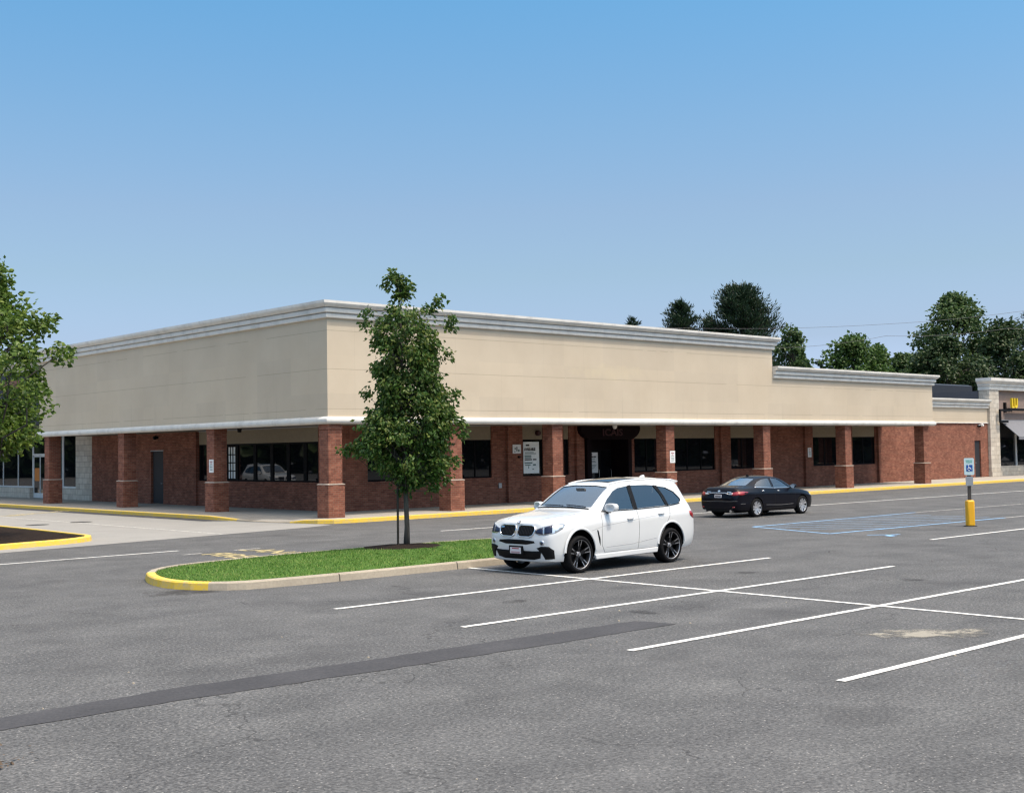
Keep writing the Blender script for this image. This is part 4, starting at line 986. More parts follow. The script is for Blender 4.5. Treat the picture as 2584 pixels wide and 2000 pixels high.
# woods across the lot, off to both sides: the shop windows mirror them
def woods(x0, y0, x1, y1, n, seed):
    rg = random.Random(seed); vs = []; fs = []
    for _ in range(n):
        f = rg.random(); g = rg.gauss(0, 3.0); h = (9 + 3.5*sin(f*23+seed)+2.5*sin(f*61))*rg.random()**.6
        c = Vector((x0+(x1-x0)*f, y0+(y1-y0)*f, h)) + Vector((rg.gauss(0,2.5), rg.gauss(0,2.5), rg.gauss(0,.6)))
        a = Vector((rg.gauss(0,1), rg.gauss(0,1), rg.gauss(0,1))).normalized(); b = a.cross(Vector((rg.gauss(0,1), rg.gauss(0,1), rg.gauss(0,1)))).normalized(); s_ = rg.uniform(.8,1.7)
        i = len(vs); vs += [tuple(c+a*s_), tuple(c+b*s_*.7), tuple(c-a*s_), tuple(c-b*s_*.7)]; fs.append((i,i+1,i+2,i+3))
    me = bpy.data.meshes.new('distant_woods'); me.from_pydata(vs, [], fs); me.materials.append(M['leaf_dark'])
    o = bpy.data.objects.new('distant_woods', me); COL.objects.link(o); o['kind'] = 'stuff'
woods(60,-120,150,-20,14000,1); woods(-20,-150,60,-120,9000,4); woods(-95,60,-20,130,12000,2); woods(150,-20,136,26,5000,6); woods(-20,130,20,140,5000,7)

# ------------------------------------------------------------------ vehicles
def cage(ST, inset=0.0, z_floor=None, x_lo=None, x_hi=None, nose=None):
    """ring per station: x, bottom, widest half, shoulder z, belt half, belt z, roof-edge half, roof-edge z, top z"""
    rows = []
    for (x, zb, w, zs, wb, zbl, wt, ze, zt) in ST:
        zm = zb + (zs-zb)*.55
        R = [(0,zb),(.72*w,zb),(.93*w,zb+.03),(.985*w,zb+.16),(w,zm),(.995*w,zs),(wb+(w-wb)*.35,zs+(zbl-zs)*.62),(wb,zbl),(wt+(wb-wt)*.5,zbl+(ze-zbl)*.52),(wt,ze),(wt*.62,ze+(zt-ze)*.72),(0,zt)]
        rows.append((x, R))
    return rows
def body_mesh(name, rows, xshift=None, sub=2, crease=()):
    k = len(rows[0][1]); vs = []; idx = {}
    for i, (x, R) in enumerate(rows):
        for j, (y, z) in enumerate(R):
            xx = x + (xshift(i, j, y, z) if xshift else 0)
            idx[i,j,1] = len(vs); vs.append((xx, y, z))
            if y == 0: idx[i,j,-1] = idx[i,j,1]
            else: idx[i,j,-1] = len(vs); vs.append((xx, -y, z))
    fs = []
    for i in range(len(rows)-1):
        for j in range(k-1):
            for s in (1,-1):
                q = [idx[i,j,s], idx[i+1,j,s], idx[i+1,j+1,s], idx[i,j+1,s]]; q = list(dict.fromkeys(q)); fs.append(q if s == 1 else q[::-1])
    for i in (0, len(rows)-1):
        for j in range(k-1):
            q = [idx[i,j,1], idx[i,j+1,1], idx[i,j+1,-1], idx[i,j,-1]]; q = list(dict.fromkeys(q)); fs.append(q)
    me = bpy.data.meshes.new(name); me.from_pydata(vs, [], fs)
    bm = bmesh.new(); bm.from_mesh(me); bmesh.ops.recalc_face_normals(bm, faces=bm.faces)
    if crease:
        cl = bm.edges.layers.float.new('crease_edge'); bm.verts.ensure_lookup_table()
        want = {}
        for (j, c) in crease:
            for i in range(len(rows)-1):
                for s in (1,-1): want[frozenset((idx[i,j,s], idx[i+1,j,s]))] = c
        for e in bm.edges:
            q = want.get(frozenset((e.verts[0].index, e.verts[1].index)))
            if q: e[cl] = q
    bm.to_mesh(me); bm.free()
    o = bpy.data.objects.new(name, me); COL.objects.link(o)
    if sub:
        m = o.modifiers.new('s', 'SUBSURF'); m.levels = sub; m.render_levels = sub
        apply_mods(o)
    return o
def apply_mods(o):
    dg = bpy.context.evaluated_depsgraph_get(); dg.update()
    me = bpy.data.meshes.new_from_object(o.evaluated_get(dg)); old = o.data; o.modifiers.clear(); o.data = me; bpy.data.meshes.remove(old)
def cut(o, cutter, remove=True):
    m = o.modifiers.new('b', 'BOOLEAN'); m.operation = 'DIFFERENCE'; m.solver = 'EXACT'; m.object = cutter
    apply_mods(o)
    if remove: bpy.data.objects.remove(cutter)
def tree_of(o):
    me = o.data; return BVHTree.FromPolygons([v.co.copy() for v in me.vertices], [tuple(p.vertices) for p in me.polygons])
def densify(poly, step):
    out = []
    for a, b in zip(poly, poly[1:]+poly[:1]):
        a = Vector(a); b = Vector(b); k = max(1, int((b-a).length/step))
        out += [a+(b-a)*j/k for j in range(k)]
    return out
def grid_fill(poly, step):
    """triangulate a 2-D polygon with interior points"""
    from mathutils.geometry import delaunay_2d_cdt
    P = densify(poly, step); n = len(P)
    xs = [p.x for p in P]; ys = [p.y for p in P]; pts = list(P)
    x = min(xs)+step
    while x < max(xs):
        y = min(ys)+step
        while y < max(ys):
            if inside((x,y), [(p.x,p.y) for p in P]):
                if min((Vector((x,y))-p).length for p in P) > step*.5: pts.append(Vector((x,y)))
            y += step
        x += step
    r = delaunay_2d_cdt(pts, [(i,(i+1) % n) for i in range(n)], [], 1, 1e-6)
    return r[0], r[2]
def patch(bvh, poly, view, off, thick=0.0, step=.06, back=None):
    """project a flat outline on the body: view 's' (x,z from +y), '-s' (from -y), 'f' (y,z from -x), 'r' (y,z from +x), 't' (x,y from above)"""
    V, F = grid_fill(poly, step); mb = MB(); P = []; N = []
    for v in V:
        if view == 's': o, d = Vector((v.x, 3, v.y)), Vector((0,-1,0))
        elif view == '-s': o, d = Vector((v.x, -3, v.y)), Vector((0,1,0))
        elif view == 'f': o, d = Vector((-3, v.x, v.y)), Vector((1,0,0))
        elif view == 'r': o, d = Vector((9, v.x, v.y)), Vector((-1,0,0))
        elif isinstance(view, tuple): d = Vector(view[0]); o = Vector(view[1])*v.x + Vector((0,0,v.y)) - d*3
        else: o, d = Vector((v.x, v.y, 4)), Vector((0,0,-1))
        h, nn, _, _ = bvh.ray_cast(o, d)
        if h is None:
            h, nn, _, _ = bvh.find_nearest(o + d*(3.0 if isinstance(view, tuple) else 3.4 if view in 'ft' else 4.2 if view == 'r' else 2.1)); nn = -d
        if nn.dot(d) > 0: nn = -nn
        P.append(h + nn*off); N.append(nn)
    mb.add(P, [tuple(f) for f in F])
    if thick:
        n = len(P); E = {}
        for f in F:
            for a, b in zip(f, f[1:]+f[:1]): E[a,b] = 1
        mb.add([p - q*thick for p, q in zip(P, N)], [])
        for (a,b) in E:
            if (b,a) not in E: mb.f.append((a, b, b+n, a+n)[::-1]); mb.m.append(0)
    return mb
def strip_on(bvh, pts, view, wd, off, mat_r=None):
    """thin raised tube that follows the body along a 2-D path"""
    P = []
    D = []
    for a, b in zip(pts, pts[1:]):
        a = Vector(a); b = Vector(b); k = max(1, int((b-a).length/.05)); D += [a+(b-a)*j/k for j in range(k)]
    D.append(Vector(pts[-1]))
    for v in D:
        o, d = {'s': (Vector((v.x,3,v.y)), Vector((0,-1,0))), '-s': (Vector((v.x,-3,v.y)), Vector((0,1,0))), 'f': (Vector((-3,v.x,v.y)), Vector((1,0,0))), 'r': (Vector((9,v.x,v.y)), Vector((-1,0,0))), 't': (Vector((v.x,v.y,4)), Vector((0,0,-1)))}[view]
        h, nn, _, _ = bvh.ray_cast(o, d)
        if h is None: continue
        if nn.dot(d) > 0: nn = -nn
        P.append(h+nn*off)
    mb = MB()
    if len(P) > 1: mb.tube(P, wd, 6)
    return mb
def ellipse(cx, cz, rx, rz, n=16, rot=0): return [(cx+rx*cos(2*pi*k/n)*cos(rot)-rz*sin(2*pi*k/n)*sin(rot), cz+rx*cos(2*pi*k/n)*sin(rot)+rz*sin(2*pi*k/n)*cos(rot)) for k in range(n)]

def wheel(parent, x, side, yc, R, rim_r, wd, spokes, style):
    """wheel > tyre, rim; side = +1 / -1 is the outer face"""
    disc = MB(); disc.lathe([(0,-.02),(.06,-.02),(rim_r*.62,-.02),(rim_r*.62,.01),(0,.01)], 'y', (0,0,0), 28)
    w_ = disc.build('wheel', M['black_plastic'], parent); w_.location = (x, yc, R)
    t = MB(); h = wd/2
    t.lathe([(rim_r,-h*.9),(rim_r+.012,-h),(R*.80,-h*1.04),(R*.93,-h*.98),(R*.985,-h*.80),(R,-h*.55),(R,h*.55),(R*.985,h*.80),(R*.93,h*.98),(R*.80,h*1.04),(rim_r+.012,h),(rim_r,h*.9)], 'y', (0,0,0), 44)
    t.build('tyre', M['rubber'], w_, smooth=True)
    r = MB(); s = side
    r.mi = 0; r.lathe([(rim_r,-h*.9),(rim_r*.93,-h*.7),(rim_r*.90,h*.3*s),(rim_r*.94,h*.78*s)], 'y', (0,0,0), 40)
    r.mi = 1; r.lathe([(rim_r*.972,h*.86*s),(rim_r*.985,h*.92*s),(rim_r*1.008,h*.95*s),(rim_r*1.012,h*.88*s)], 'y', (0,0,0), 44)
    face = h*.78*s
    def bar(a, r0, r1, w0, w1, y0, y1, mi):
        r.mi = mi; ca, sa = cos(a), sin(a); d = .025*s
        q = []
        for rr, ww, yy in ((r0,w0,y0),(r1,w1,y1)):
            for e in (-1,1): q.append((rr*ca-e*ww*sa, yy, rr*sa+e*ww*ca))
        q += [(p[0], p[1]-d, p[2]) for p in q]
        r.add(q, [(0,1,3,2),(4,6,7,5),(0,2,6,4),(1,5,7,3),(0,4,5,1),(2,3,7,6)])
    for k in range(spokes):
        a = 2*pi*k/spokes + pi/2
        if style == 'double':
            for e in (-1,1):
                bar(a+e*.15, .05, rim_r*.97, .016, .021, face-.035*s, face+.012*s, 0)
                bar(a+e*.175, .09, rim_r*.965, .005, .0075, face-.030*s, face+.016*s, 1)
        else:
            bar(a, .04, rim_r*.97, .022, .030, face-.02*s, face+.012*s, 1)
            bar(a+.16*(1 if k % 2 else -1), rim_r*.45, rim_r*.97, .012, .018, face-.01*s, face+.01*s, 1)
    r.mi = 1; r.lathe([(0,face-.01*s),(.032,face-.01*s),(.036,face-.03*s),(.07,face-.05*s)], 'y', (0,0,0), 18)
    r.build('rim', [M['rim_dark'], M['rim_bright'] if style == 'double' else M['rim_silver']], w_, normals=True)
    return w_
def assign_cavity(o, mats, test):
    o.data.materials.clear()
    for m in mats: o.data.materials.append(m)
    for p in o.data.polygons: p.material_index = test(p)
def finish_body(o, parent, name, ang=32):
    o.name = name; o.parent = parent; smooth_by_angle(o, ang); return o

def side_pair(fn):
    for s, v in ((1,'s'),(-1,'-s')): fn(s, v)

def make_suv():
    root = tag(empty('white_suv'), 'white luxury SUV parked nose to the grass island, dark alloy wheels and twin black grilles', 'SUV')
    ST = [(.02,.25,.78,.68,.68,.85,.46,.935,.95),(.14,.235,.90,.74,.82,.94,.54,.99,1.005),(.36,.225,.965,.83,.875,1.0,.60,1.05,1.065),(.66,.225,.985,.87,.905,1.035,.62,1.085,1.10),
          (1.02,.23,.992,.90,.92,1.07,.66,1.12,1.14),(1.34,.235,.99,.925,.925,1.09,.75,1.145,1.165),(1.44,.235,.99,.93,.925,1.095,.80,1.185,1.205),(1.78,.235,.99,.935,.925,1.105,.765,1.40,1.44),
          (2.08,.235,.99,.94,.92,1.11,.725,1.565,1.60),(2.28,.235,.99,.945,.92,1.115,.695,1.635,1.685),(2.65,.235,.99,.95,.92,1.125,.675,1.68,1.74),(3.2,.235,.992,.965,.92,1.14,.67,1.695,1.765),
          (3.8,.24,.995,.98,.915,1.16,.66,1.695,1.765),(4.25,.26,.985,1.0,.90,1.19,.65,1.665,1.735),(4.50,.28,.97,1.01,.885,1.20,.63,1.61,1.68),(4.60,.30,.955,1.0,.865,1.18,.605,1.43,1.49),
          (4.70,.32,.93,.97,.83,1.12,.56,1.22,1.25),(4.77,.36,.885,.83,.76,.98,.49,1.05,1.06),(4.80,.40,.82,.71,.68,.80,.43,.87,.88)]
    def xs(i, j, y, z):
        if i == 0: return {0:.16,1:.12,2:.10,3:.05,4:.0,5:-.005,6:.03,7:.06,8:.08,9:.09,10:.085,11:.08}[j] + .0
        if i == 1: return .05*(y/.85)**2
        return 0
    rows = cage(ST); b = body_mesh('body', rows, xs, 2, crease=((2,.6),(5,.65),(6,.2),(7,.35),(9,.45)))
    bvh = tree_of(b)
    R = .378; XF, XR = .905, 3.838
    WY = .845
    # cabin space and window openings
    inr = [(x+ (.10 if x < 2.2 else 0), .58, w_-.10, zs, wb-.05, zbl, wt-.035, ze-.035, zt-.035) for (x,zb,w_,zs,wb,zbl,wt,ze,zt) in ST[6:15]]
    cut(b, body_mesh('cabin', cage(inr), None, 2))
    F1 = [(1.66,1.150),(1.92,1.36),(2.16,1.505),(2.34,1.565),(2.70,1.60),(2.68,1.150)]
    F2 = [(2.78,1.152),(2.79,1.605),(3.3,1.602),(3.56,1.585),(3.70,1.40),(3.78,1.175)]
    F3 = [(3.85,1.18),(3.79,1.36),(3.66,1.57),(3.95,1.535),(4.20,1.44),(4.34,1.30),(4.33,1.255),(4.22,1.20)]
    for P in (F1,F2,F3):
        mb = MB(); mb.prism(P, 'y', -1.4, 1.4); cut(b, mb.build('cutter', M['cabin']))
    WSH = [(-.745,1.225),(-.645,1.59),(-.3,1.62),(.3,1.62),(.645,1.59),(.745,1.225),(.3,1.205),(-.3,1.205)]
    mb = MB(); mb.prism(WSH, 'x', 1.30, 2.34); cut(b, mb.build('cutter', M['cabin']))
    RW = [(-.60,1.24),(-.52,1.54),(.52,1.54),(.60,1.24)]
    mb = MB(); mb.prism(RW, 'x', 4.36, 5.2); cut(b, mb.build('cutter', M['cabin']))
    for x in (XF, XR):
        for s in (1,-1):
            mb = MB(); mb.lathe([(0,.60*s),(.445,.60*s),(.445,1.3*s),(0,1.3*s)], 'y', (x,0,R+.01), 40); cut(b, mb.build('cutter', M['cabin']))
    def test(p):
        c = p.center
        for x in (XF, XR):
            q = sqrt((c.x-x)**2+(c.z-R-.01)**2)
            if q < .452 and abs(c.y) < .99 and (abs(q-.445) < .012 or abs(c.y) < .64): return 1
        if c.z < .245: return 1
        h, nn, _, dist = bvh.find_nearest(c)
        if dist > .012 and c.z > .5: return 2
        return 0
    assign_cavity(b, [M['white_paint'], M['black_plastic'], M['cabin']], test)
    finish_body(b, root, 'body', 34)
    # glass
    g = patch(bvh, WSH, 'f', -.012, 0, .07).build('windshield', M['wind_glass'], root, smooth=True)
    patch(bvh, RW, 'r', -.012, 0, .08).build('rear_window', M['tint_glass'], root, smooth=True)
    def sides(s, v):
        patch(bvh, F1, v, -.014, 0, .08).build('side_window', M['side_glass'], root, smooth=True)
        patch(bvh, F2, v, -.014, 0, .08).build('side_window', M['tint_glass'], root, smooth=True)
        patch(bvh, F3, v, -.014, 0, .08).build('side_window', M['tint_glass'], root, smooth=True)
        patch(bvh, [(2.675,1.14),(2.695,1.61),(2.795,1.615),(2.785,1.14)], v, .003, 0, .06).build('pillar_trim', M['black_plastic'], root, smooth=True)
        patch(bvh, [(3.78,1.17),(3.70,1.40),(3.555,1.59),(3.665,1.58),(3.795,1.36),(3.855,1.175)], v, .003, 0, .06).build('pillar_trim', M['black_plastic'], root, smooth=True)
        strip_on(bvh, [(1.62,1.138),(2.7,1.138),(3.8,1.162),(4.25,1.20)], v, .010, .003).build('window_trim', M['black_plastic'], root, smooth=True)
        # door gaps and swage line, its shading drawn as grey lines
        for P in ([(1.60,1.09),(1.56,.85),(1.56,.50),(1.66,.36)], [(2.74,1.12),(2.75,.75),(2.72,.36)], [(3.86,1.14),(3.78,.95),(3.50,.62),(3.36,.36)], [(1.66,.362),(2.72,.362),(3.36,.362)]):
            strip_on(bvh, P, v, .0055, -.001).build('door_gap', M['seam'], root)
        strip_on(bvh, [(1.25,.795),(1.62,.865),(2.4,.925),(3.2,.985),(4.0,1.03)], v, .006, -.003).build('crease', M['crease_shade_line'], root)
        strip_on(bvh, [(1.70,.455),(2.5,.475),(3.32,.545)], v, .006, -.002).build('crease', M['crease_shade_line'], root)
        # sill blade, arches
        mb = MB(); n = 18; pr = []
        for x in (XF, XR):
            mb = MB(); vs = []; k = 26
            for i in range(k+1):
                a = radians(4+172*i/k)
                for rr, yo in ((.440,.985),(.446,1.004),(.470,1.003),(.492,.982)):
                    vs.append((x+rr*cos(a), s*yo*(1.0), R+.01+rr*sin(a)))
            mb.add(vs, [(i*4+j,i*4+j+1,(i+1)*4+j+1,(i+1)*4+j) for i in range(k) for j in range(3)])
            mb.build('wheel_arch', M['white_paint'], root, smooth=True)
        mb = MB(); mb.prism([(XF+.47,.24),(XF+.44,.33),(XR-.46,.36),(XR-.49,.26)], 'y', s*.935, s*.985); mb.build('sill', M['white_paint'], root, bevel=.015)
        # side vent
        patch(bvh, [(1.40,.80),(1.44,.79),(1.50,.62),(1.505,.50),(1.47,.56)], v, .004, .004, .04).build('side_vent', M['black_plastic'], root)
        # handles
        for x, z in ((2.46,.965),(3.50,1.02)):
            h, nn, _, _ = bvh.ray_cast(Vector((x,3*s,z)), Vector((0,-s,0))); mb = MB()
            mb.tube([(x-.10,h.y-s*.01,z),(x-.07,h.y+s*.03,z+.004),(x+.07,h.y+s*.03,z+.010),(x+.10,h.y-s*.01,z+.012)], [.012,.018,.018,.012], 8); mb.build('door_handle', M['white_paint'], root, smooth=True)
        # mirror
        mb = MB(); c = (1.80, s*1.06, 1.21); vs = []
        ring = [(-.02,.4),(-.085,.75),(-.075,1.0),(.0,1.0),(.05,.93)]
        k = 18
        for dx, f in ring:
            for i in range(k):
                a = 2*pi*i/k; ca, sa = cos(a), sin(a); y = math.copysign(abs(ca)**.7, ca)*.125*f; z = math.copysign(abs(sa)**.75, sa)*.083*f
                vs.append((c[0]+dx+y*s*.18, c[1]+y, c[2]+z))
        mb.add(vs, [(i*k+j,i*k+(j+1) % k,(i+1)*k+(j+1) % k,(i+1)*k+j) for i in range(len(ring)-1) for j in range(k)] + [tuple(range(k))[::-1]])
        m_ = mb.build('mirror', M['white_paint'], root, smooth=True)
        mb = MB(); mb.add([vs[4*k+i] for i in range(k)], [tuple(range(k))]); mb.build('mirror_glass', M['lamp_clear'], m_)
        mb = MB(); mb.tube([(1.80,s*.925,1.125),(1.80,s*.98,1.14),(1.80,s*1.03,1.16)], [.035,.03,.035], 8); mb.box((1.73,s*.955,1.105),(1.85,s*.985,1.17)); mb.build('mirror_foot', M['black_plastic'], m_)
        # tail lamp
        mb = patch(bvh, [(4.50,1.03),(4.78,1.04),(4.80,.94),(4.76,.86),(4.62,.90),(4.53,.95)], v, .008, .012, .05); mb.build('tail_light', M['lamp_red'], root, smooth=True)
        # front lamp: dark inner cells, clear reflector, fog lamp, air intake
        L = lambda P: [(s*a, c) for a, c in P]
        DG = ((.8,-.6*s,0),(.6,.8*s,0))
        hl = patch(bvh, [(.455,.785),(.46,.86),(.64,.915),(.84,.96),(1.0,.965),(1.045,.94),(1.01,.865),(.88,.795),(.68,.758),(.54,.752)], DG, .006, .012, .05).build('headlight', M['lamp_clear'], root, smooth=True)
        patch(bvh, [(.468,.785),(.472,.85),(.62,.892),(.62,.768)], DG, .012, .004, .04).build('lamp_cell', M['lamp_dark'], hl, smooth=True)
        patch(bvh, [(.655,.772),(.655,.90),(.81,.938),(.81,.80)], DG, .012, .004, .04).build('lamp_cell', M['lamp_dark'], hl, smooth=True)
        fl = patch(bvh, ellipse(.60,.615,.05,.05,14), DG, .006, .008, .03).build('fog_light', M['lamp_clear'], root, smooth=True)
        patch(bvh, ellipse(.598,.612,.030,.030,12), DG, .012, .003, .03).build('lamp_cell', M['lamp_dark'], fl, smooth=True)
        patch(bvh, [(.48,.515),(.58,.55),(.74,.55),(.845,.48),(.855,.32),(.66,.305),(.60,.41)], DG, .005, .004, .04).build('air_intake', M['black_plastic'], root, smooth=True)
        # kidney grille with chrome rim
        K = L([(.04,.765),(.03,.85),(.045,.905),(.10,.93),(.40,.925),(.485,.895),(.50,.83),(.465,.75),(.38,.715),(.11,.712)])
        gr = patch(bvh, K, 'f', .016, .03, .05).build('grille', M['black_plastic'], root, smooth=True)
        strip_on(bvh, K+[K[0]], 'f', .014, .016).build('grille_frame', M['chrome'], gr, smooth=True)
        for i in range(9):
            y = .085+.042*i; mb = strip_on(bvh, L([(y,.75),(y,.90)]), 'f', .005, .022); mb.build('grille_bar', M['rim_dark'], gr)
    side_pair(sides)
    mb = patch(bvh, [(.37,.89),(.45,.882),(.45,.862),(.37,.868)], 'f', .036, .002, .03); mb.build('grille_badge', M['chrome'], root)
    patch(bvh, [(-.52,.61),(-.49,.645),(-.2,.662),(.2,.662),(.49,.645),(.52,.61),(.3,.575),(-.3,.575)], 'f', .004, .004, .06).build('air_intake', M['black_plastic'], root, smooth=True)
    patch(bvh, [(-.66,.465),(-.42,.455),(.42,.455),(.66,.465),(.60,.325),(.42,.29),(-.42,.29),(-.60,.325)], 'f', .004, .004, .06).build('air_intake', M['black_plastic'], root, smooth=True)
    mb = MB(); hz = bvh.ray_cast(Vector((-3,0,.46)), Vector((1,0,0)))[0].x
    mb.box((hz-.035,-.20,.38),(hz+.02,.20,.545)); pf = mb.build('plate_frame', M['black_plastic'], root, bevel=.01)
    mb = MB(); mb.box((hz-.042,-.155,.40),(hz-.036,.155,.515)); mb.build('license_plate', M['plate'], pf)
    mb = MB()
    for z0, z1, a in ((.485,.505,.10),(.425,.433,.13),(.409,.416,.12)): mb.box((hz-.0445,-a,z0),(hz-.0425,a,z1))
    mb.build('plate_lettering', M['redink'], pf)
    # roundel on the bonnet edge
    P = bvh.ray_cast(Vector((.13,0,3)), Vector((0,0,-1))); c = P[0]; nn = P[1]; u = Vector((0,1,0)); v = nn.cross(u).normalized()
    em = MB(); q = lambda r, a, o: c+nn*o+(u*cos(a)+v*sin(a))*r
    em.mi = 0; em.add([q(.041,2*pi*k/24,.004) for k in range(24)], [tuple(range(24))])
    for k in range(4):
        em.mi = 1 if k % 2 else 2
        em.add([c+nn*.006]+[q(.027,pi/2*k+pi/16*j,.006) for j in range(9)], [tuple(range(10))])
    em.build('emblem', [M['black_plastic'], M['bmblue'], M['signwhite']], root)
    # bonnet shut lines, roof glass, fin, rails, wipers
    for s in (1,-1):
        strip_on(bvh, [(.22,s*.42),(.5,s*.60),(.9,s*.70),(1.34,s*.76)], 't', .005, -.001).build('bonnet_gap', M['seam'], root)
        strip_on(bvh, [(.28,s*.30),(.7,s*.36),(1.3,s*.42)], 't', .006, -.003).build('bonnet_crease', M['crease_shade_line'], root)  # grey line on the white paint draws the crease shading
        strip_on(bvh, [(2.25,s*.60),(3.0,s*.615),(3.9,s*.60),(4.35,s*.57)], 't', .013, .012).build('roof_rail', M['white_paint'], root, smooth=True)
        mb = MB(); a = bvh.ray_cast(Vector((1.46,s*.05-.25,3)), Vector((0,0,-1)))[0]
    strip_on(bvh, [(1.47,-.62),(1.50,-.05)], 't', .010, .012).build('wiper', M['black_plastic'], root); strip_on(bvh, [(1.47,.02),(1.50,.58)], 't', .010, .012).build('wiper', M['black_plastic'], root)
    strip_on(bvh, [(1.43,-.74),(1.43,.74)], 't', .022, -.004).build('cowl', M['black_plastic'], root)
    patch(bvh, [(2.36,-.47),(2.36,.47),(3.25,.46),(3.25,-.46)], 't', .004, .003, .08).build('sunroof', M['glass'], root, smooth=True)
    mb = MB(); z = bvh.ray_cast(Vector((4.0,0,3)), Vector((0,0,-1)))[0].z
    mb.prism([(3.92,z-.01),(4.03,z+.035),(4.10,z+.045),(4.13,z-.01)], 'y', -.022, .022); mb.build('roof_fin', M['white_paint'], root, bevel=.012)
    mb = MB(); mb.prism([(4.22,1.675),(4.36,1.70),(4.61,1.655),(4.62,1.635),(4.42,1.585)], 'y', -.575, .575); mb.build('rear_spoiler', M['white_paint'], root, bevel=.02)
    # cabin
    def seat(x, y, wd, h):
        mb = MB(); mb.box((x-.05,y-wd/2,.60),(x+.48,y+wd/2,.80)); mb.prism([(x+.42,.75),(x+.62,h),(x+.72,h),(x+.56,.75)], 'y', y-wd/2, y+wd/2); s_ = mb.build('seat', M['seat_dark'], root, bevel=.04)
        if h < 1.5:
            hb = MB(); hb.prism([(x+.60,h+.05),(x+.62,h+.23),(x+.71,h+.23),(x+.70,h+.05)], 'y', y-.13, y+.13); hb.build('headrest', M['seat_dark'], s_, bevel=.03)
    seat(2.15,.38,.5,1.28); seat(2.15,-.38,.5,1.28); seat(3.05,0,1.3,1.24)
    mb = MB(); mb.prism([(1.56,.62),(1.56,1.13),(1.82,1.15),(1.98,1.0),(1.92,.62)], 'y', -.74, .74); mb.build('dashboard', M['cabin'], root, bevel=.03)
    mb = MB(); k = 22; mb.tube([(2.02+.06*sin(2*pi*i/k), -.38*-1+.185*cos(2*pi*i/k), 1.04+.175*sin(2*pi*i/k)) for i in range(k+1)], .016, 6); mb.build('steering_wheel', M['cabin'], root)
    mb = MB(); mb.box((1.98,-.12,1.50),(2.02,.12,1.57)); mb.build('rear_view_mirror', M['cabin'], root)
    for x in (XF, XR):
        for s in (1,-1): wheel(root, x, s, s*WY, R, .292, .285, 5, 'double')
    mb = MB(); mb.box((.95,-.55,.20),(4.5,.55,.30)); mb.build('underbody', M['black_plastic'], root)
    return root

